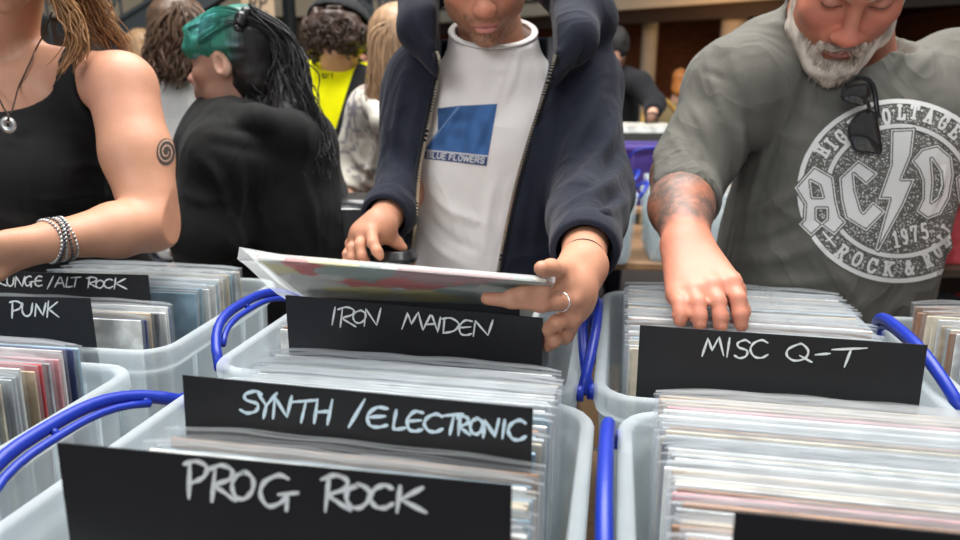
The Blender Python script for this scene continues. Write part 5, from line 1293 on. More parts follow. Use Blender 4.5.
# the record he is looking at: near edge raised, its printed back towards the camera
def held():
    pl_, pr_ = P(251, 255, 0.715), P(551, 280, 0.715); d = (pr_ - pl_) / np.linalg.norm(pr_ - pl_); hd_ = np.array([-d[1], d[0], 0]); al = math.radians(28)
    dep = hd_ * math.cos(al) - EZ * math.sin(al); n = np.cross(d, dep); W = np.linalg.norm(pr_ - pl_)
    m = bpy.data.materials.new('red_and_yellow_sleeve_art'); m.use_nodes = True; nt = m.node_tree; bs = nt.nodes['Principled BSDF']
    tc = nd(nt, 'ShaderNodeTexCoord'); vo = nd(nt, 'ShaderNodeTexVoronoi'); vo.inputs['Scale'].default_value = 17.0; vo.distance = 'MANHATTAN'
    rp = nd(nt, 'ShaderNodeValToRGB'); rp.color_ramp.interpolation = 'CONSTANT'; e = rp.color_ramp.elements
    e[0].color = (0.85, 0.80, 0.72, 1); e[1].position = 0.45; e[1].color = (0.85, 0.12, 0.10, 1)
    for ps_, c in ((0.62, (0.9, 0.75, 0.25, 1)), (0.74, (0.6, 0.3, 0.3, 1)), (0.86, (0.35, 0.42, 0.36, 1))): q = e.new(ps_); q.color = c
    sp = nd(nt, 'ShaderNodeSeparateColor'); nt.links.new(tc.outputs['Object'], vo.inputs[0]); nt.links.new(vo.outputs['Color'], sp.inputs[0]); nt.links.new(sp.outputs[0], rp.inputs[0]); nt.links.new(rp.outputs[0], bs.inputs['Base Color'])
    bs.inputs['Roughness'].default_value = 0.35
    c0 = (pl_ + pr_) / 2 + dep * 0.158
    b = MB(); b.box(c0, (0.308, 0.310, 0.0035), (d, dep, n), bev=0.0008); o = b.build('vinyl_record', m)
    tag(o, 'record with a red and pale patterned cover held by the man in navy', 'record')
    # its loose clear sleeve, open and curling at the left end
    nx, ny = 34, 14; V = []; F = []
    for s in (-1, 1):
        for j in range(ny):
            for i in range(nx):
                u = i / (nx - 1); v = j / (ny - 1); x = -0.006 + (W + 0.010) * u; e_ = max(0, 1 - u * 9)
                off = s * (0.0026 + 0.004 * e_) + e_ * 0.004 * math.sin(v * 9) - e_ * 0.006 * v
                x -= 0.012 * e_ * (1 + math.sin(v * 7)) * 0.5
                V.append(pl_ + d * x + dep * (-0.004 + 0.325 * v) + n * off)
    for s in range(2):
        for j in range(ny - 1):
            for i in range(nx - 1): a = s * nx * ny + j * nx + i; F.append((a, a + 1, a + nx + 1, a + nx))
    for i in range(nx - 1): F.append((i, i + 1, nx * ny + i + 1, nx * ny + i))
    link('plastic_sleeve', mesh_np(np.array(V), np.array(F)), clear_mat('milky_sleeve', (0.97, 0.98, 0.98), (0.84, 0.88, 0.88), 0.10, 0.2, 0.5, 0.5, 0.8), o)
held()
# ------------------------------------------------------------------ the woman in the black vest top at the left
def torso_legs(parent, cx, cy, hipz, w, m_tr, m_sh, yaw=0.0): legs(parent, (cx, cy), hipz, w, w * 0.68, m_tr, m_sh, yaw)
M_shoe = mat('black_shoe', (0.02, 0.02, 0.02), 0.5)
M_jean = cloth('blue_black_denim', (0.018, 0.02, 0.03))
def woman_vest():
    cx = -0.845
    t = empty('person', (cx, 1.40, 0), 'woman in a black vest top with a spiral tattoo, browsing the left tubs', 'person')
    hd = Head(rot(0, 0, 12) @ rot(28, 0, 0), 0.97, c=P(-2, -78, 1.16))
    sh = P(122, 86, 1.22); el = P(153, 224, 1.13); wr = P(56, 240, 1.00)
    ctr = np.array([cx, 1.28, 1.415])
    V = Vol((-1.16, 0.72, 0.0), (-0.50, 1.62, 1.72), 0.0105, [(hd.c - 0.13, hd.c + 0.13, 0.0045), (P(-40, 280, .92), P(185, 200, 1.08), 0.0048)])
    hd.build(V, jaw=0.88, nose=0.9, brow=0.7)
    V.cap(hd.w((0, 0.045, -0.05)), ctr, 0.047, 0.055, 0.03)
    V.loft([(0.74, cx, 1.50, 0.15, 0.10), (0.92, cx, 1.48, 0.165, 0.100), (1.06, cx, 1.355, 0.158, 0.105), (1.20, cx, 1.285, 0.182, 0.112), (1.31, cx, 1.275, 0.182, 0.10), (1.38, cx, 1.28, 0.15, 0.075), (1.41, cx, 1.28, 0.09, 0.06)], 0.03)
    for q in (-1, 1): V.ell((cx + q * 0.085, 1.195, 1.225), (0.078, 0.07, 0.078), None, 0.04)
    V.chain([(cx + 0.09, 1.27, 1.395), sh], [0.042, 0.052], 0.03)
    V.chain([sh, sh * 0.5 + el * 0.5, el], [0.054, 0.054, 0.043], 0.02); V.chain([el, el * 0.6 + wr * 0.4, wr], [0.043, 0.042, 0.0275], 0.015)
    hnd = [P(8, 238, .95), P(2, 246, .94), P(-2, 256, .94), P(0, 266, .95)]; tp = [P(-40, 252, .90), P(-48, 262, .90), P(-46, 274, .90), P(-38, 282, .90)]
    for a, c in zip(hnd, tp): V.chain([wr, a], [0.025, 0.0125], 0.012); finger(V, [a, a * .55 + c * .45 + np.array([0, 0, .008]), a * .2 + c * .8, c], 0.009, 0.007)
    V.chain([wr, P(10, 262, .96), P(0, 276, .94)], [0.02, 0.012, 0.009], 0.01)
    sl = np.array([cx - 0.20, 1.24, 1.375]); V.chain([sl, (cx - 0.24, 1.18, 1.14), (cx - 0.12, 0.98, 1.10), (cx - 0.09, 0.93, 1.09)], [0.05, 0.04, 0.027, 0.022], 0.02); V.chain([(cx - 0.09, 1.27, 1.395), sl], [0.042, 0.05], 0.03)
    for q in (-1, 1): V.chain([(cx + q * 0.08, 1.53, 0.78), (cx + q * 0.09, 1.53, 0.45), (cx + q * 0.09, 1.55, 0.06)], [0.08, 0.05, 0.035], 0.03)
    def extra(col, v):
        m = np.exp(-((v[:, 0] - sh[0] + 0.03) ** 2 + (v[:, 2] - sh[2]) ** 2) / 0.01)[:, None] * 0.25; col[:] = col * (1 - m) + np.array((0.66, 0.27, 0.19)) * m
        e = np.exp(-np.sum((v - el) ** 2, axis=1) / 0.002)[:, None] * 0.3; col[:] = col * (1 - e) + np.array((0.6, 0.22, 0.15)) * e
    bo = skin_obj(V, (0.52, 0.265, 0.165), t, [hd], extra, red=0.4, browc=(0.2, 0.11, 0.06)); bv = bvh_of(bo)
    # vest
    S = Vol((-1.10, 1.02, 0.90), (-0.58, 1.60, 1.50), 0.0055)
    g = 0.0065
    S.loft([(0.92, cx, 1.47, 0.172 + g, 0.106 + g), (1.06, cx, 1.355, 0.162 + g, 0.11 + g), (1.20, cx, 1.285, 0.182 + g, 0.112 + g), (1.31, cx, 1.275, 0.182 + g, 0.10 + g), (1.38, cx, 1.28, 0.15 + g, 0.075 + g), (1.41, cx, 1.28, 0.09 + g, 0.06 + g)], 0.03)
    for q in (-1, 1): S.ell((cx + q * 0.085, 1.195, 1.225), (0.078 + g, 0.07 + g, 0.078 + g), None, 0.04)
    S.chain([(cx + 0.09, 1.27, 1.395), sh], [0.042 + g, 0.052 + g], 0.03); S.chain([(cx - 0.09, 1.27, 1.395), sl], [0.042 + g, 0.05 + g], 0.03)
    def keep(X, Y, Z):
        dx = np.abs(X - cx) + 0 * Y; zn = 1.325 + 0.09 * np.clip(dx / 0.160, 0, 1.15) ** 4.5 + 0.25 * np.maximum(0, Y - 1.30)
        front = Z - zn; strap = np.abs(dx - 0.166) - 0.0165; side = np.maximum(dx - 0.158, 0) * 1.6
        arm = np.maximum(Z - (1.285 - side * 0.7), 0.150 - dx)
        k = np.minimum(np.maximum(front, dx - 0.168), strap) ; k = np.minimum(k, np.maximum(0.168 - dx, Z - (1.285 - (dx - 0.168) * 1.2)))
        return k.astype(np.float32)
    S.put(keep, (-1.2, 0.9, 1.22), (-0.5, 1.7, 1.6), 0, 'i')
    S.plane((cx, 1.3, 0.93), (0, 0, -1))
    FV = [([(100, 122), (85, 108), (60, 100)], .006, .003), ([(122, 150), (90, 135), (55, 128)], .008, .005), ([(124, 175), (95, 165), (60, 168)], .008, .005), ([(126, 200), (95, 195), (50, 200), (10, 196)], .008, .004),
          ([(10, 210), (50, 214), (110, 210)], .008, .004), ([(5, 235), (50, 236), (110, 232)], .008, .004), ([(100, 130), (80, 118), (66, 104)], .005, -.003), ([(0, 255), (60, 258), (115, 250)], .008, .003)]
    M_vest = cloth('black_jersey', (0.016, 0.016, 0.017), bump=0.2, wr=0.3)
    cloth_obj(S, 'vest_top', M_vest, t, 1, fold=FV)
    # hair over the shoulder
    M_au = hair_mat('auburn_hair', (0.3, 0.15, 0.06))
    Hh = Vol(hd.c - 0.17, hd.c + 0.18, 0.006); hd.e(Hh, (0, 0.032, 0.04), (0.088, 0.105, 0.095), 0.01); hd.e(Hh, (0, -0.12, -0.02), (0.062, 0.08, 0.09), 0.02, 's')
    Hh.plane(hd.c - EZ * 0.13, (0, 0, -1)); cloth_obj(Hh, 'hair', M_au, t, 1)
    G = []
    for a in np.linspace(0, 1, 9):
        G.append([P(40 + 30 * a, -90, 1.22), P(48 + 34 * a, -40, 1.235), P(55 + 42 * a, -5, 1.24), P(72 + 38 * a, 20, 1.245), P(92 + 36 * a, 44 + 4 * a, 1.25)])
    G.append([P(50, -50, 1.17), P(58, -5, 1.17), P(70, 20, 1.17), P(76, 42, 1.165), P(64, 72, 1.155)]); G.append([P(50, -50, 1.17), P(62, -5, 1.17), P(78, 20, 1.175), P(80, 45, 1.17), P(82, 60, 1.17)])
    for a in np.linspace(0, 1, 4): G.append([P(-45 - 20 * a, -80, 1.2), P(-55 - 25 * a, -20, 1.22), P(-65 - 30 * a, 40, 1.22)])
    strands('hair_locks', G, 620, 0.0016, M_au, t, 0.007, 21, wave=0.006)
    # necklace
    cord = mat('dark_brown_cord', (0.04, 0.025, 0.015), 0.6)
    def on(px, py, off=0.0045):
        r = ray(px, py); h = bv.ray_cast(Vector(ORG), Vector(r / np.linalg.norm(r)), 3.0); return np.array(h[0]) + np.array([0, -off, 0]) if h[0] is not None else P(px, py, 1.2)
    n_ = empty('necklace', on(8, 118), 'dark cord necklace with a round silver pendant over the black vest top', 'necklace')
    b = MB(); b.tube(smooth_pts([on(52, 12), on(48, 23), on(44, 34), on(38, 48), on(32, 62), on(26, 75), on(20, 88), P(9, 114, 1.135), on(-4, 88), on(-18, 60), on(-34, 30), on(-44, 8)], 6), 0.0013, 6); b.build('cord', cord, n_, smooth=True)
    b = MB(); c = P(8, 125, 1.128); b.lathe(c, [(0.0035, -0.0012), (0.0125, -0.0016), (0.0135, 0), (0.0125, 0.0016), (0.0035, 0.0012), (0.0035, -0.0012)], 26, (np.array([1., 0, 0]), EZ, np.array([0, -1., 0])))
    b.build('pendant', mat('worn_silver', (0.55, 0.55, 0.53), 0.35, metal=0.9, var=0.3, scale=120), n_, smooth=True)
    b = MB(); b.tube([P(7, 112, 1.131), P(9, 117, 1.127), P(8, 121, 1.126)], 0.002, 6); b.build('loop', cord, n_, smooth=True)
    # bracelet: several strings of small beads
    br = empty('bracelet', wr, 'silver and dark beaded bracelet on the wrist of the woman in the vest top', 'bracelet')
    a_ = (wr - el) / np.linalg.norm(wr - el); u = np.cross(a_, EZ); u /= np.linalg.norm(u); w = np.cross(a_, u)
    M_bead = (mat('worn_silver'), mat('gunmetal_bead', (0.12, 0.12, 0.13), 0.3, metal=0.8))
    for s in range(5):
        b = MB(); off = -0.012 + s * 0.0055; rr = 0.0315 + 0.0007 * (s % 2)
        for k in range(34):
            q = 6.283 * k / 34 + s * 0.3; p = wr + a_ * (off + 0.003 * math.sin(2 * q + s)) + (u * math.cos(q) + w * math.sin(q)) * rr
            b.lathe(p, [(0.0004, -0.0027), (0.0022, -0.0015), (0.0022, 0.0015), (0.0004, 0.0027)], 6, (a_, u * math.cos(q) + w * math.sin(q), -u * math.sin(q) + w * math.cos(q)))
        b.build('bead_string', M_bead[s % 2], br, smooth=True)
    # spiral tattoo on the upper arm
    def spiral(X, Y):
        x, y = (X - 166) / 9.6, (Y - 152) / 13.5; r = np.hypot(x, y); a = np.arctan2(y, x)
        ph = (r * 2.6 - a / 6.283) % 1.0; light = (np.abs(ph - 0.5) < 0.17) & (r > 0.2)
        c = np.where(light[..., None], np.array((0.42, 0.27, 0.2)), np.array((0.07, 0.055, 0.05))); return c, np.clip(0.5 - (r - 1) * 6, 0, 1)
    printed('spiral_tattoo', bv, 154, 136, 180, 168, 0.5, spiral, print_mat('tattoo_ink', 0.5), bo, off=0.0006)
    legs(t, (cx, 1.53), 0.90, 0.165, 0.12, M_jean, M_shoe)
woman_vest()
# ------------------------------------------------------------------ generic standing figure for the crowd behind
def figure(label, hx, hy, Y, yaw, top_m, base, hair_c, cx, shw=0.215, h=0.014, hs=1.0, pitch=8, tr=None, arms=None, sc_head=1.0, lean=0.0, hair='short', top_col=None, loc_label=None, hairvol=None, neck=True, fold=None, roll=0, drop=0.205):
    """head centre at (hx, hy) of the photograph; the body hangs below it"""
    c = P(hx, hy, Y); bx = P(cx, hy, Y)[0]; by = Y + lean
    t = empty('person', (bx, by, 0), label, 'person')
    ya = math.radians(yaw); R = rot(0, 0, yaw) @ rot(pitch, 0, 0) @ rot(0, roll, 0)
    hd = Head(R, sc_head, c=c)
    top = c[2] - drop; f = np.array([math.sin(ya), -math.cos(ya), 0]); s_ = np.array([math.cos(ya), math.sin(ya), 0])
    V = Vol((bx - 0.5, by - 0.5, 0.0), (bx + 0.5, by + 0.45, c[2] + 0.18), h, [(hd.c - 0.13, hd.c + 0.13, min(h, 0.006 * max(1, Y / 2)))])
    hd.build(V, jaw=0.95)
    nk = np.array([bx, by, top + 0.03]); V.cap(hd.w((0, 0.045, -0.05)), nk, 0.05, 0.058, 0.03)
    V.loft([(0.76, bx, by, shw * 0.66, 0.095), (1.05, bx, by, shw * 0.62, 0.09), (top - 0.1, bx, by, shw * 0.72, 0.09), (top, bx, by, shw * 0.5, 0.06)], 0.03, yaw=ya)
    A = arms or []
    if not A:
        for q in (-1, 1):
            s0_ = nk + s_ * q * (shw - 0.045) - EZ * 0.065; A.append([s0_, s0_ + s_ * q * 0.035 - EZ * 0.27, s0_ + f * 0.2 - EZ * 0.33 - s_ * q * 0.03])
    for a in A: V.chain(a, [0.045, 0.036, 0.026], 0.02); d = a[2] - a[1]; d = d / np.linalg.norm(d); V.chain([a[2], a[2] + d * 0.08, a[2] + d * 0.15], [0.026, 0.03, 0.014], 0.02)
    for q in (-1, 1):
        p = np.array([bx, by, 0]) + s_ * q * 0.085; V.chain([p + EZ * 0.8, p + EZ * 0.45, p + EZ * 0.06], [0.075, 0.05, 0.035], 0.03)
    skin_obj(V, base, t, [hd], None, red=0.5, browc=tuple(q * 0.8 for q in hair_c))
    S = Vol((bx - 0.45, by - 0.45, 0.74), (bx + 0.45, by + 0.42, top + 0.16), max(0.009, h * 0.8))
    S.loft([(0.80, bx, by, shw * 0.84, 0.135), (1.0, bx, by, shw * 0.82, 0.13), (top - 0.14, bx, by, shw * 0.90, 0.128), (top - 0.04, bx, by, shw * 0.80, 0.105), (top + 0.02, bx, by, shw * 0.42, 0.08)], 0.03, yaw=ya)
    for a in A:
        S.chain([nk * 0.45 + a[0] * 0.55 - EZ * 0.01, a[0], a[1], a[1] * 0.25 + a[2] * 0.75], [0.062, 0.070, 0.055, 0.042], 0.03)
    folds(S, 0.006, (7, 7, 4), int(hx) % 17)
    S.cap(nk + EZ * 0.06, nk - EZ * 0.01, 0.072, 0.06, 0.006, 's')
    for a in A: d = a[2] - a[1]; d = d / np.linalg.norm(d); p = a[1] * 0.28 + a[2] * 0.72; S.plane(p, d, p - 0.1, p + 0.1)
    o = cloth_obj(S, 'top', top_m, t, 1, top_col, fold=fold)
    legs(t, (bx, by), 0.84, shw * 0.74, 0.11, tr or M_jean, M_shoe, ya)
    return t, hd, o, nk, f, s_
def hair_cap(hd, m, t, r=(0.086, 0.104, 0.092), c=(0, 0.03, 0.045), noise=0.0, ns=60, h=0.008, front=(0, -0.125, -0.03), fr=(0.075, 0.075, 0.085), col=None, extra=None, drop=0.0):
    Hh = Vol(hd.c - 0.24, hd.c + 0.24, h); hd.e(Hh, c, r, 0.01)
    if drop: hd.e(Hh, (0, 0.045, -0.05), (0.088, 0.075, drop), 0.04)
    if extra: extra(Hh)
    if noise: Hh.warp(lambda X, Y, Z: (noise * vnoise(X * ns, Y * ns, Z * ns)).astype(np.float32))
    hd.e(Hh, front, fr, 0.015, 's'); hd.e(Hh, (0, -0.02, -0.13), (0.06, 0.08, 0.08), 0.02, 's') if not drop else None
    return cloth_obj(Hh, 'hair', m, t, 1, col)

# the woman with the green fringe and black ponytail
def woman_green():
    M_blk = cloth('black_fleece', (0.011, 0.011, 0.011), bump=0.3)
    t = empty('person', (-0.53, 1.66, 0), 'woman in profile with a teal-green fringe, black ponytail and black hooded top', 'person')
    hd = Head(rot(0, 0, -101) @ rot(1, 0, 0), 0.95, anchor=P(190.5, 79, 1.62), local=(0, -0.118, -0.027))
    nk = np.array([-0.555, 1.635, 1.37])
    V = Vol((-0.95, 1.2, 0.0), (-0.22, 2.0, 1.70), 0.012, [(hd.c - 0.13, hd.c + 0.13, 0.004)])
    hd.build(V, jaw=0.88, nose=0.9, brow=0.75)
    V.cap(hd.w((0, 0.045, -0.05)), nk - EZ * 0.04, 0.048, 0.058, 0.03)
    V.loft([(0.74, -0.52, 1.66, 0.10, 0.14), (1.0, -0.52, 1.66, 0.10, 0.14), (1.2, -0.53, 1.65, 0.10, 0.15), (1.34, -0.54, 1.64, 0.06, 0.09)], 0.03)
    arms = [[P(226, 158, 1.45), P(206, 235, 1.42), P(196, 262, 1.45)], [P(232, 150, 1.83), P(215, 220, 1.84), P(206, 236, 1.72)]]
    for a in arms: V.chain(a, [0.045, 0.037, 0.026], 0.02); V.chain([a[2], a[2] + np.array([-0.06, -0.04, -0.03])], [0.028, 0.02], 0.02)
    for q in (-1, 1): V.chain([(-0.52, 1.66 + q * 0.08, 0.8), (-0.52, 1.66 + q * 0.08, 0.45), (-0.50, 1.66 + q * 0.08, 0.06)], [0.075, 0.05, 0.035], 0.03)
    skin_obj(V, (0.56, 0.33, 0.24), t, [hd], None, red=0.5, browc=(0.06, 0.04, 0.03))
    def hc(p, u=0):
        L = (np.asarray(p) - hd.c) @ hd.R; L = np.atleast_2d(L); y, z = L[:, 1], L[:, 2]
        g = sst(0.075, -0.01, y + 0.25 * (0.07 - z)) * sst(-0.02, 0.03, z + 0.4 * np.maximum(0, -0.05 - y)); n = vnoise(L[:, 0] * 40, y * 22, z * 70)
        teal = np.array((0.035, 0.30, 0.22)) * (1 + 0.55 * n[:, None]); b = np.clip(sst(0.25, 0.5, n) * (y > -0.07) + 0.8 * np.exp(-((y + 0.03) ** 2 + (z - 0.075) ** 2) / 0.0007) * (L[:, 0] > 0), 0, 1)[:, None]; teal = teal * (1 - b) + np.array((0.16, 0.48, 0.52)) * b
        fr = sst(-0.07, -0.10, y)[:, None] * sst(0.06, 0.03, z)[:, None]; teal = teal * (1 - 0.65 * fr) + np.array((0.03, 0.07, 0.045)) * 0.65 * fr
        c = teal * g[:, None] + np.array((0.012, 0.011, 0.012)) * (1 - g[:, None]); return c if len(c) > 1 else c[0]
    M_g = hair_mat('green_and_black_hair', (0, 0, 0), attr='col', rough=0.38)
    def ex(H):
        hd.e(H, (0, -0.066, 0.055), (0.070, 0.036, 0.046), 0.03); hd.e(H, (0.0, -0.084, 0.036), (0.060, 0.018, 0.022), 0.02)
    H_ = Vol(hd.c - 0.17, hd.c + 0.18, 0.005); hd.e(H_, (0, 0.022, 0.045), (0.085, 0.100, 0.088), 0.01); ex(H_)
    hd.e(H_, (0, 0.055, -0.03), (0.070, 0.06, 0.06), 0.03)
    for q in (-1, 1): hd.e(H_, (q * 0.09, 0.0, -0.015), (0.045, 0.032, 0.043), 0.01, 's'); hd.e(H_, (q * 0.085, -0.075, -0.035), (0.06, 0.062, 0.055), 0.015, 's')
    hd.e(H_, (0, -0.12, -0.055), (0.09, 0.08, 0.065), 0.015, 's')
    H_.warp(lambda X, Y, Z: (0.0022 * vnoise(X * 30, Y * 60, Z * 110)).astype(np.float32))
    cloth_obj(H_, 'hair', M_g, t, 1, lambda v: hc(v))
    # locks drawn back to the scrunchie, and the fringe
    G = []; bun = hd.w((0.048, 0.058, 0.088))
    R0 = 0.087
    for el_ in np.linspace(-0.1, 1.5, 9):
        for q in (-1,):
            pts = []
            for k in np.linspace(0, 1, 5):
                y = -0.075 + 0.16 * k; rad = R0 * math.sqrt(max(0.05, 1 - ((y - 0.022) / 0.103) ** 2)); e = el_ * (1 - k) + 0.75 * k
                pts.append(hd.w((-rad * math.cos(e) * -q * -1, y, 0.042 + rad * math.sin(e))))
            G.append(pts)
    for a in np.linspace(0, 1, 6): G.append([hd.w((0.0 + 0.055 * a, -0.035, 0.122 - 0.03 * a)), hd.w((0.01 + 0.055 * a, -0.070, 0.100 - 0.02 * a)), hd.w((0.012 + 0.056 * a, -0.092 + 0.025 * a, 0.066)), hd.w((0.012 + 0.06 * a, -0.097 + 0.04 * a, 0.024 + 0.012 * a))])
    strands('hair_locks', G, 520, 0.0014, M_g, t, 0.004, 31, col=hc)
    M_bh = hair_mat('black_hair', (0.016, 0.015, 0.016), rough=0.35)
    G = []
    for a in np.linspace(0, 1, 7): G.append([bun + np.array([0.01, 0, 0.01]), P(272 + 8 * a, 46 - 8 * a, 1.57), P(272 + 22 * a, 72 - 8 * a, 1.57), P(270 + 34 * a, 104 - 6 * a, 1.56), P(280 + 32 * a, 134, 1.55), P(292 + 28 * a, 158 + 8 * a, 1.54)])
    for a in np.linspace(0, 1, 3): G.append([P(240 + 10 * a, 82, 1.56), P(252 + 8 * a, 98, 1.56), P(262 + 8 * a, 116, 1.555), P(272 + 8 * a, 138, 1.55)])
    strands('ponytail', G, 620, 0.0026, M_bh, t, 0.014, 33, wave=0.016, taper=0.3)
    Pv = Vol((-0.62, 1.45, 1.05), (-0.30, 1.75, 1.60), 0.008); Pv.chain([bun, P(276, 48, 1.59), P(284, 78, 1.59), P(290, 110, 1.58), P(298, 138, 1.575), P(306, 156, 1.57)], [0.02, 0.034, 0.045, 0.050, 0.04, 0.02], 0.02)
    Pv.warp(lambda X, Y, Z: (0.007 * vnoise(X * 38, Y * 38, Z * 13)).astype(np.float32)); cloth_obj(Pv, 'ponytail_core', M_bh, t, 1)
    b = MB(); d = np.array([0.8, 0, -0.5]); d /= np.linalg.norm(d); u = np.array([0, 1., 0]); w = np.cross(d, u)
    b.tube([bun + (u * math.cos(a) + w * math.sin(a)) * (0.021 + 0.003 * math.sin(7 * a)) + d * 0.004 * math.sin(9 * a) for a in np.linspace(0, 6.283, 64)], [0.0115 + 0.003 * math.sin(k * 1.9) for k in range(64)], 10, cap=False)
    b.build('scrunchie', mat('black_satin', (0.01, 0.01, 0.012), 0.28, spec=0.7), t, smooth=True)
    # hooded top
    S = Vol((-0.92, 1.28, 0.78), (-0.20, 2.0, 1.48), 0.0085)
    S.loft([(0.82, -0.50, 1.66, 0.19, 0.20), (1.0, -0.505, 1.66, 0.20, 0.205), (1.12, -0.51, 1.655, 0.19, 0.21), (1.22, -0.525, 1.65, 0.165, 0.21), (1.30, -0.54, 1.64, 0.12, 0.17), (1.36, -0.545, 1.635, 0.07, 0.09)], 0.03)
    for a in arms: S.chain([a[0] * 0.6 + nk * 0.4, a[0], a[1], a[1] * 0.2 + a[2] * 0.8], [0.06, 0.075, 0.068, 0.05], 0.035)
    S.chain([P(212, 132, 1.52), P(226, 120, 1.48), P(256, 122, 1.46), P(288, 132, 1.50), P(306, 140, 1.60), P(296, 128, 1.74), P(250, 115, 1.80), P(218, 122, 1.70), P(210, 130, 1.60)], [0.024, 0.028, 0.032, 0.036, 0.04, 0.04, 0.034, 0.028, 0.024], 0.02)
    S.ell((-0.43, 1.63, 1.235), (0.10, 0.15, 0.10), None, 0.05)
    folds(S, 0.006, (7, 7, 4), 4)
    S.cap(hd.w((0, 0.0, -0.03)), nk, 0.082, 0.062, 0.01, 's')
    FG = [([(190, 150), (215, 175), (228, 215)], .012, .008), ([(235, 150), (240, 190), (232, 240)], .012, .007), ([(270, 160), (265, 210), (258, 260)], .014, .007), ([(300, 170), (312, 210), (318, 260)], .012, .007),
          ([(220, 128), (248, 130), (285, 142)], .008, -.007), ([(200, 140), (240, 148), (280, 155)], .010, -.006), ([(180, 190), (200, 200), (225, 200)], .010, .006)]
    cloth_obj(S, 'hooded_top', M_blk, t, 1, fold=FG)
    legs(t, (-0.51, 1.66), 0.86, 0.15, 0.13, M_jean, M_shoe, -1.57)
    # her bag
    bg = empty('shoulder_bag', P(350, 225, 1.66), 'black leather shoulder bag with a metal zip behind the woman with the ponytail', 'bag')
    lm = mat('black_leather', (0.018, 0.018, 0.019), 0.28, spec=0.7, bump=0.35, bscale=120); c = P(347, 228, 1.66)
    B = Vol(c - 0.13, c + 0.13, 0.005); B.put(lambda X, Y, Z: (np.sqrt(np.maximum(np.abs(X - c[0]) - 0.045, 0) ** 2 + np.maximum(np.abs(Y - c[1]) - 0.045, 0) ** 2 + np.maximum(np.abs(Z - c[2]) - 0.055, 0) ** 2) - 0.024).astype(np.float32), c - 0.1, c + 0.1)
    B.warp(lambda X, Y, Z: (0.003 * vnoise(X * 30, Y * 30, Z * 22)).astype(np.float32)); cloth_obj(B, 'bag_body', lm, bg, 1)
    b = MB(); b.tube(smooth_pts([c + np.array([-0.05, -0.03, 0.06]), P(328, 196, 1.60), P(312, 160, 1.56), P(296, 136, 1.50)], 6), 0.009, 8, sx=(1.0, 0.35)); b.build('strap', lm, bg, smooth=True)
    mz = mat('worn_silver'); b = MB(); z0_ = c + np.array([-0.012, -0.0715, 0.055]); b.tube([z0_, z0_ - EZ * 0.045 + np.array([0.004, 0, 0])], 0.0035, 8); b.tube([z0_ - EZ * 0.045, z0_ - EZ * 0.075 + np.array([0.012, -0.002, 0])], 0.0055, 8, sx=(1, 0.4)); b.build('zip_pull', mz, bg, smooth=True)
    b = MB(); b.tube([c + np.array([-0.055, -0.069, 0.058]), c + np.array([0.055, -0.069, 0.056])], 0.0025, 6); b.build('zip', mz, bg, smooth=True)
woman_green()

SK = (0.56, 0.31, 0.21)
def long_hair(name, hd, m, t, guides, n, r, spread, seed, wave=0.01): return strands(name, guides, n, r, m, t, spread, seed, wave=wave)
# long brown hair, white T-shirt, seen from behind
M_wt = cloth('off_white_cotton', (0.70, 0.69, 0.66), var=0.04)
t, hd, o, nk, f, s_ = figure('person with long wavy brown hair and a white T-shirt, back to the camera', 183, 42, 2.35, 172, M_wt, SK, (0.1, 0.06, 0.03), 184, shw=0.215, drop=0.12, lean=0.05, pitch=20,
    fold=[([(160, 90), (168, 120), (165, 150)], .015, .010), ([(190, 95), (186, 130), (176, 160)], .018, .010), ([(205, 90), (200, 120), (188, 150)], .015, -.008), ([(165, 75), (185, 84), (205, 90)], .012, .006)])
M_br = hair_mat('brown_hair', (0.085, 0.045, 0.024))
hair_cap(hd, M_br, t, noise=0.006, ns=45, drop=0.10)
G = [[P(183 + 6 * a, 6 + 5 * a * a, 2.25), P(183 + 24 * a, 24, 2.232), P(182 + 29 * a, 46, 2.228), P(182 + 31 * a, 66, 2.228), P(178 + 29 * a, 76 - 6 * a, 2.225)] for a in np.linspace(-1, 1, 11)]
strands('hair_locks', G, 420, 0.004, M_br, t, 0.013, 41, wave=0.02)
# fair head further back
M_fair = hair_mat('fair_hair', (0.30, 0.18, 0.09))
t, hd, o, nk, f, s_ = figure('person with fair wavy hair far behind the tattooed bare shoulder', 146, 52, 4.6, 165, cloth('grey_jacket', (0.1, 0.1, 0.11)), SK, (0.3, 0.2, 0.1), 146, h=0.022)
hair_cap(hd, M_fair, t, noise=0.008, ns=30, h=0.012, drop=0.09)
# the man in the cap and the yellow top
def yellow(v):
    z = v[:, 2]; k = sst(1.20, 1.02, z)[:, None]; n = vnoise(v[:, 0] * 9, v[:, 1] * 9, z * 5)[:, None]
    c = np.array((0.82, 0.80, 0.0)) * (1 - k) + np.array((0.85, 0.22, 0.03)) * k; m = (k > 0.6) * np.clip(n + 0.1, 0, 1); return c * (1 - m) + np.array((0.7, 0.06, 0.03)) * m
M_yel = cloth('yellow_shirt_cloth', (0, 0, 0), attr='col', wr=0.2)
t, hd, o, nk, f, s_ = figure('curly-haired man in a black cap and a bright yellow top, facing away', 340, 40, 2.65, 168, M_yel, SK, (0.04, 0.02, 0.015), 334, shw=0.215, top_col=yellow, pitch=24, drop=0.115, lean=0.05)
M_cur = hair_mat('dark_curly_hair', (0.045, 0.024, 0.016))
hair_cap(hd, M_cur, t, r=(0.115, 0.116, 0.088), c=(0, 0.035, 0.0), noise=0.018, ns=42, h=0.008)
rs = np.random.RandomState(8); b = MB()
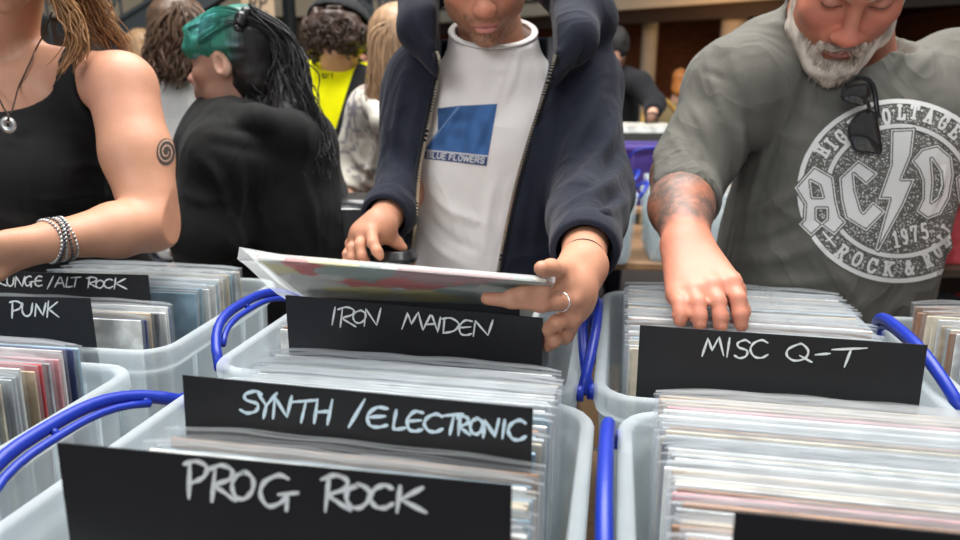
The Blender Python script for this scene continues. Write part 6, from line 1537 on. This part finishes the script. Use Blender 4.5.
for k in range(230):
    a = rs.rand() * 6.28; e = rs.uniform(-0.95, 0.15); c = hd.w((0.108 * math.cos(a) * math.cos(e), 0.035 + 0.11 * abs(math.sin(a)) * math.cos(e), 0.085 * math.sin(e)))
    ax1, ax2 = rs.randn(3), rs.randn(3); ax1 /= np.linalg.norm(ax1); ax2 /= np.linalg.norm(ax2); r_ = rs.uniform(0.009, 0.017)
    b.tube([c + (ax1 * math.cos(q) + ax2 * math.sin(q)) * r_ + np.array([0, 0, -0.003 * q]) for q in np.linspace(0, 6.5, 9)], 0.0028, 4)
b.build('curls', M_cur, t, smooth=True)
cp = Vol(hd.c - 0.2, hd.c + 0.22, 0.006); hd.e(cp, (0, 0.018, 0.045), (0.116, 0.126, 0.100), 0.01); cp.plane(hd.w((0, 0, 0.045)), -(hd.R @ np.array([0, -0.12, 1.0])))
hd.e(cp, (0, 0.018, 0.033), (0.108, 0.118, 0.096), 0.004, 's'); M_cap = cloth('black_cap_twill', (0.018, 0.018, 0.02))
ca = cloth_obj(cp, 'cap', M_cap, t, 1)
b = MB(); b.tube([hd.w((0, -0.09, 0.04)), hd.w((0, -0.14, 0.035)), hd.w((0, -0.165, 0.03))], [0.075, 0.068, 0.04], 16, sx=(1, 0.06)); b.build('cap_peak', M_cap, ca, smooth=True)
b = MB(); b.tube([nk + (s_ * math.cos(a) * 0.088 + f * math.sin(a) * 0.085) + EZ * (0.008 - 0.018 * math.sin(a)) for a in np.linspace(0, 6.283, 40)], 0.015, 8, sx=(0.6, 1.1), up=EZ, cap=False); b.build('collar', M_cap, o, smooth=True)
by_ = bvh_of(o)
def on_(bv, px, py, off=0.006):
    r = ray(px, py); h = bv.ray_cast(Vector(ORG), Vector(r / np.linalg.norm(r)), 6.0); return (np.array(h[0]) - r / np.linalg.norm(r) * off) if h[0] is not None else None
q = [p for p in (on_(by_, x, y) for x, y in ((366, 66), (362, 74), (358, 86), (354, 98), (350, 112), (345, 128), (340, 145), (336, 160))) if p is not None]
b = MB(); b.tube(q, 0.031, 8, sx=(1, 0.12), up=(0, -1, 0)); sb_ = b.build('bag_strap', cloth('black_webbing', (0.014, 0.014, 0.015)), smooth=True); tag(sb_, 'wide black strap slung across the back of the yellow top', 'strap')
q0 = on_(by_, 327, 76, 0.002)
if q0 is not None:
    b = MB()
    for k, (x0, y0, x1, y1) in enumerate(((322, 74, 325, 74), (322, 74, 322, 76), (322, 76, 325, 76), (325, 76, 325, 78), (325, 78, 322, 78), (327, 74, 327, 78), (327, 74, 329, 74), (331, 74, 333, 74), (332, 74, 332, 78))):
        p0, p1 = on_(by_, x0, y0, .003), on_(by_, x1, y1, .003); b.tube([p0, p1], 0.0018, 4)
    b.build('neck_print', M_cap, o)
# the bespectacled man glimpsed beyond him
t, hd, o, nk, f, s_ = figure('man in glasses glimpsed between the yellow top and the fair-haired woman', 361, 58, 3.3, -38, cloth('dark_coat', (0.02, 0.02, 0.022)), (0.58, 0.27, 0.19), (0.03, 0.02, 0.015), 366, h=0.014, pitch=24)
hair_cap(hd, hair_mat('near_black_hair', (0.02, 0.014, 0.01)), t, h=0.01)
b = MB()
for q in (-1, 1): b.tube([hd.w((q * 0.032 + 0.021 * math.cos(a), -0.104, 0.008 + 0.016 * math.sin(a))) for a in np.linspace(0, 6.283, 20)], 0.0022, 5, cap=False); b.tube([hd.w((q * 0.052, -0.1, 0.012)), hd.w((q * 0.078, 0.0, 0.012))], 0.002, 5)
b.tube([hd.w((-0.011, -0.106, 0.012)), hd.w((0.011, -0.106, 0.012))], 0.002, 5); b.build('glasses', mat('black_acetate'), t, smooth=True)
# fair-haired woman in a pale patterned jacket
def patt(v):
    n = vnoise(v[:, 0] * 30, v[:, 1] * 30, v[:, 2] * 30); n2 = vnoise(v[:, 0] * 60 + 5, v[:, 1] * 60, v[:, 2] * 60)
    c = np.tile(np.array((0.62, 0.58, 0.50)), (len(v), 1)); m = (np.abs(n + 0.3 * n2) < 0.13)[:, None]; c = np.where(m, np.array((0.26, 0.24, 0.26)), c); m2 = ((n > 0.25) & (n2 > 0.1))[:, None]; return np.where(m2, np.array((0.42, 0.34, 0.30)), c)
M_pat = cloth('pale_patterned_quilt', (0, 0, 0), attr='col', wr=0.3)
arms = [[P(374, 112, 2.10), P(350, 168, 2.12), P(345, 205, 2.0)], [P(452, 112, 2.12), P(462, 180, 2.1), P(440, 215, 1.97)]]
t, hd, o, nk, f, s_ = figure('woman with straight fair hair and a pale patterned jacket behind the man in navy', 396, 54, 2.15, 200, M_pat, SK, (0.3, 0.2, 0.1), 410, shw=0.2, h=0.0105, arms=arms, drop=0.15, top_col=patt, tr=cloth('grey_trousers', (0.05, 0.05, 0.055)),
    fold=[([(380, 130), (372, 160), (362, 190)], .014, .012), ([(362, 120), (368, 150), (364, 180)], .012, -.009), ([(350, 150), (362, 165), (378, 172)], .010, .010), ([(345, 170), (360, 180), (376, 190)], .010, .009)])
M_bl = hair_mat('straight_fair_hair', (0.33, 0.20, 0.11))
hair_cap(hd, M_bl, t, noise=0.003, ns=40, drop=0.12)
G = [[P(396 + 5 * a, 20 + 6 * a * a, 2.05), P(396 + 22 * a, 38, 2.033), P(396 + 25 * a, 66, 2.028), P(394 + 24 * a, 90, 2.025), P(392 + 23 * a, 106 - 4 * a, 2.022)] for a in np.linspace(-1, 1, 9)]
strands('hair_locks', G, 420, 0.0026, M_bl, t, 0.006, 51, wave=0.004)
S = Vol((-0.5, 1.85, 1.0), (0.1, 2.4, 1.5), 0.0075); S.chain([P(366, 100, 2.05), P(384, 122, 1.98), P(404, 132, 1.97), P(430, 122, 2.0), P(446, 100, 2.08)], [0.02, 0.034, 0.036, 0.034, 0.02], 0.02)
S.warp(lambda X, Y, Z: (0.004 * vnoise(X * 22, Y * 22, Z * 22)).astype(np.float32)); cloth_obj(S, 'wide_collar', cloth('cream_quilt', (0.66, 0.62, 0.54), wr=0.4), o, 1)
# stooping man in black at the far stall
M_bk2 = cloth('black_jacket', (0.014, 0.014, 0.016))
c_ = P(612, 52, 4.35); arms = [[P(640, 84, 4.2), P(655, 104, 4.1), P(649, 124, 3.85)], [P(588, 84, 4.4), P(584, 110, 4.3), P(600, 128, 3.9)]]
t, hd, o, nk, f, s_ = figure('man in a black jacket stooping over the far purple tub, looking down', 613, 53, 4.3, 14, M_bk2, (0.58, 0.31, 0.22), (0.02, 0.015, 0.012), 614, shw=0.23, h=0.016, arms=arms, pitch=50, lean=0.12, drop=0.10)
hair_cap(hd, hair_mat('matt_black_hair', (0.012, 0.01, 0.009), rough=0.85), t, h=0.01, noise=0.012, ns=28)
b = MB(); w_ = P(651.5, 119, 3.92); b.tube([w_ + np.array([math.cos(a) * 0.034, 0.0, math.sin(a) * 0.034]) for a in np.linspace(0, 6.283, 20)], 0.007, 6, cap=False); b.build('watch_strap', mat('dark_brown_cord'), t, smooth=True)
# ginger woman in tan beyond him
t, hd, o, nk, f, s_ = figure('woman with ginger hair and a tan coat far off below the cream columns', 680, 83, 7.4, 165, cloth('tan_coat', (0.30, 0.22, 0.11)), SK, (0.3, 0.1, 0.03), 677, shw=0.2, h=0.024)
hair_cap(hd, hair_mat('ginger_hair', (0.55, 0.19, 0.04)), t, h=0.013, noise=0.012, ns=26, drop=0.1)
# ------------------------------------------------------------------ the stall behind on the right
AXF = (np.array([math.cos(0.1), -math.sin(0.1), 0]), np.array([math.sin(0.1), math.cos(0.1), 0]), EZ)
tc_ = PZ(690, 264, 0.715); tc_ = tc_ + AXF[1] * 0.42; tc_[2] = 0
trestle('trestle_table', 0, 0, 1.7, 0.84, 'brown plywood table behind the grey T-shirt, carrying the farther tubs', AXF, tc_)
M_teal = mat('teal_box_card', (0.10, 0.30, 0.38), 0.6); M_purple = clear_mat('purple_tub_plastic', (0.5, 0.4, 0.8), (0.14, 0.09, 0.38), 0.8, 0.35, 0.3, 0.2)
def ftub(px, py, z, Y, label, hx=0.19, hy=0.15, hz=0.27, m=None, handle=(50, 50)):
    p = P(px, py, Y); p[2] = z; return make_tub('storage_tub', p, AXF, label, hx, hy, hz, m, group='tubs on the far table', handle=handle), p
t1, p1 = ftub(582, 200, 0.715, 2.74, 'translucent tub with blue contents beside the navy elbow, on the far table', hx=0.205)
b = MB(); b.box(p1 + EZ * 0.115, (0.30, 0.22, 0.20), AXF, bev=0.004); tag(b.build('card_box', M_teal), 'blue card box inside the clear tub beside the navy elbow', 'box')
t2, p2 = ftub(692, 200, 0.715, 2.74, 'translucent tub of papers behind the tattooed forearm, on the far table', hx=0.19, handle=(None, 50))
t3, p3 = ftub(690, 180, 0.715, 3.12, 'translucent tub second in line behind the tattooed forearm', hx=0.19, handle=(None, 50))
t4, p4 = ftub(795, 190, 0.715, 2.80, 'translucent tub hidden mostly behind the grey T-shirt', hx=0.19)
t5, p5 = ftub(585, 180, 0.715, 3.12, 'translucent tub second in line behind the navy elbow', hx=0.19)
M_paper = mat('white_card_file', (0.68, 0.67, 0.62), 0.6, var=0.15, scale=30)
for (p, n, lab, g, cols) in ((p2, 22, 'pale record sleeve filed in the tub behind the tattooed forearm', 'sleeves in the tub behind the forearm', ('white', 'cream', 'pale grey')),
                       (p3, 14, 'pale record sleeve in the second tub behind the tattooed forearm', 'sleeves in the second far tub', ('white', 'cream', 'white')),
                       (p5, 12, 'pale record sleeve in the second tub behind the navy elbow', 'sleeves in the second tub behind the elbow', ('white', 'cream', 'pale blue'))):
    src = None
    for k in range(n):
        if src is None:
            b = MB(); b.box((0, 0, 0.14), (0.29, 0.003, 0.28), bev=0.0006); src = b.build('record_sleeve', cover_mat('white', 0)); o_ = src
        else: o_ = src.copy(); COL.objects.link(o_)
        y = -0.10 + 0.2 * k / (n - 1); q = p + AXF[1] * y + EZ * (0.012 + 0.02 * ((k * 7) % 5) / 5) + AXF[0] * (((k * 5) % 7) - 3) * 0.004
        o_.location = [float(c) for c in q]; o_.rotation_euler = (math.radians(-6), 0, -0.1); o_.material_slots[0].link = 'OBJECT'; o_.material_slots[0].material = cover_mat(cols[k % len(cols)], k % 3); tag(o_, lab, 'record', g)
# raised row at the back: dark crate with records, purple tub in front of it
tr2 = P(640, 200, 3.75); tr2[2] = 0
trestle('trestle_table', 0, 0, 1.5, 0.75, 'second plywood table farther back, under the purple tub', AXF, tr2 + np.array([0, 0.02, 0]), top=0.80)
pp = P(640, 158, 3.60); pp[2] = 0.80
pt_ = make_tub('storage_tub', pp, AXF, 'purple plastic tub below the hand of the stooping man in black', 0.22, 0.15, 0.30, M_purple, group=None or 'tubs on the far table', handle=(None, None))
b = MB(); b.tube(smooth_pts([P(628, 158, 3.42), P(636, 151, 3.40), P(650, 148, 3.40), P(666, 150, 3.42)], 5), 0.012, 8, sx=(1, .5)); b.build('handle', M_blue, pt_, smooth=True)
cr = P(640, 140, 3.95); cr[2] = 0.80
b = MB(); m_ = mat('dark_crate', (0.035, 0.035, 0.03), 0.6)
for (dx, dy, sx, sy) in ((0, -0.15, 0.44, 0.015), (0, 0.15, 0.44, 0.015), (-0.22, 0, 0.015, 0.3), (0.22, 0, 0.015, 0.3)): b.box(cr + AXF[0] * dx + AXF[1] * dy + EZ * 0.17, (sx, sy, 0.34), AXF)
b.box(cr + EZ * 0.006, (0.44, 0.3, 0.012), AXF); tag(b.build('record_crate', m_), 'dark crate of records right under the hand of the stooping man', 'crate')
for k in range(16):
    o_ = src.copy(); COL.objects.link(o_); q = cr + AXF[1] * (-0.12 + 0.015 * k) + EZ * (0.095 + 0.004 * (k % 3)); o_.location = [float(c) for c in q]; o_.rotation_euler = (math.radians(-3), 0, -0.1)
    o_.material_slots[0].material = cover_mat(('white', 'cream')[k % 2], k % 3); tag(o_, 'pale record standing in the dark crate under the stooping man', 'record', 'records in the dark crate')
# odds and ends stored below the far table
M_box = mat('brown_corrugated_box', (0.30, 0.19, 0.10), 0.8)
for k, (px, Y, s, lab) in enumerate(((628, 2.62, (0.34, 0.26, 0.24), 'open brown cardboard box under the far table, left of the forearm'), (712, 2.70, (0.3, 0.3, 0.2), 'low brown cardboard box under the far table, right of the forearm'))):
    p = P(px, 285, Y); p[2] = 0; b = MB()
    for (dx, dy, a, c) in ((0, -.5, 1, 0), (0, .5, 1, 0), (-.5, 0, 0, 1), (.5, 0, 0, 1)): b.box(p + AXF[0] * dx * s[0] + AXF[1] * dy * s[1] + EZ * s[2] / 2, (s[0] if a else 0.006, s[1] if c else 0.006, s[2]), AXF)
    b.box(p + EZ * 0.004, (s[0], s[1], 0.006), AXF); tag(b.build('cardboard_box', M_box), lab, 'box')
# wooden chair near the ginger woman: a curved honey-coloured back
ch = P(668, 150, 6.2); ch[2] = 0; ct = empty('bentwood_chair', ch, 'honey-coloured wooden chair with a curved back beside the ginger woman', 'chair')
M_hon = mat('honey_wood', (0.62, 0.36, 0.09), 0.4, var=0.2, scale=12)
b = MB(); b.lathe(ch + EZ * 0.45, [(0.001, -0.02), (0.19, -0.02), (0.2, 0.0), (0.19, 0.015), (0.001, 0.015)], 24); b.build('seat', M_hon, ct, smooth=True)
for (i, j) in ((-1, -1), (1, -1), (-1, 1), (1, 1)): b = MB(); b.tube([ch + np.array([i * 0.14, j * 0.14, 0.44]), ch + np.array([i * 0.18, j * 0.18, 0.0])], 0.016, 8); b.build('leg', M_hon, ct, smooth=True)
b = MB(); b.tube(smooth_pts([ch + np.array([-0.16, 0.14, 0.45]), ch + np.array([-0.2, 0.2, 1.0]), ch + np.array([-0.12, 0.24, 1.30]), ch + np.array([0.05, 0.25, 1.24]), ch + np.array([0.17, 0.22, 1.02]), ch + np.array([0.16, 0.14, 0.45])], 6), 0.026, 8, sx=(1.3, .7)); b.build('backrest', M_hon, ct, smooth=True)
# small downlights of the gallery
M_lamp = mat('downlight_glow', (1, 0.9, 0.7), emit=((1.0, 0.72, 0.4), 14))
for px, py, Y in ((735, 36, 15.0), (800, 30, 15.0)):
    c = P(px, py, Y); b = MB(); b.lathe(c, [(0.001, -0.05), (0.05, -0.05), (0.06, -0.02), (0.06, 0.06), (0.02, 0.08), (0.012, 0.3), (0.012, 3.212 - c[2]), (0.001, 3.212 - c[2])], 14)
    tag(b.build('pendant_lamp', M_lamp, smooth=True), {735: 'small glowing pendant lamp beside the stout cream column', 655: 'small glowing pendant lamp behind the slim cream column', 800: 'small glowing pendant lamp behind the head of the bearded man'}[px], 'lamp', 'glowing lamps under the gallery')
# lettering of the poster
b = MB(); pl = (pc + np.array([0, -0.0045, 0]), np.array([0, -1., 0]))
def bar(x0, y0, x1, y1, w):
    a, c = hit(x0, y0, pl), hit(x1, y1, pl); b.tube([a, c], w, 4, sx=(1, 0.1), up=(0, -1, 0))
for ch_, x0 in (('R', 249.5), ('P', 259.5)):
    for s_t in SANS[ch_]:
        for i in range(len(s_t) - 1): bar(x0 + 7.5 * s_t[i][0], 9 - 12 * s_t[i][1], x0 + 7.5 * s_t[i + 1][0], 9 - 12 * s_t[i + 1][1], 0.011)
bar(248, 12, 268, 12, 0.005)
b.build('lettering', mat('poster_ink', (0.06, 0.05, 0.04), 0.8), ps)

# dark shelving beyond the right-hand edge
M_dt = mat('dark_timber'); sx_ = P(1010, 250, 2.3); sx_[2] = 0
sh_ = empty('shelf_unit', sx_, 'dark timber shelf unit of red and brown boxes at the right edge', 'shelf')
b = MB()
for q in (-1, 1): b.box(sx_ + np.array([q * 0.35, 0, 0.7]), (0.03, 0.35, 1.4))
b.box(sx_ + np.array([0, 0.17, 0.7]), (0.7, 0.02, 1.4)); b.build('frame', M_dt, sh_)
for z in (0.1, 0.45, 0.8, 1.15, 1.39): b = MB(); b.box(sx_ + np.array([0, 0, z]), (0.68, 0.33, 0.025)); b.build('shelf_board', M_dt, sh_)
src2 = None
for z in (0.1, 0.45, 0.8, 1.15):
    for k in range(6):
        if src2 is None: b = MB(); b.box((0, 0, 0.10), (0.085, 0.2, 0.2), bev=0.003); src2 = b.build('record_box', cover_mat('brown', 0)); ob_ = src2
        else: ob_ = src2.copy(); COL.objects.link(ob_)
        cn = ('brown', 'black', 'red', 'dark grey', 'brown', 'black')[(k * 5 + int(z * 10)) % 6]
        ob_.location = [float(c) for c in sx_ + np.array([-0.26 + k * 0.105, 0.0, z + 0.013])]; ob_.material_slots[0].link = 'OBJECT'; ob_.material_slots[0].material = cover_mat(cn, k % 3)
        tag(ob_, '%s box on %s shelf of the dark unit, %s from the left' % (cn, {0.1: 'the bottom', 0.45: 'the second', 0.8: 'the third', 1.15: 'the top'}[z], ('first', 'second', 'third', 'fourth', 'fifth', 'sixth')[k]), 'box', 'boxes on the dark shelves')
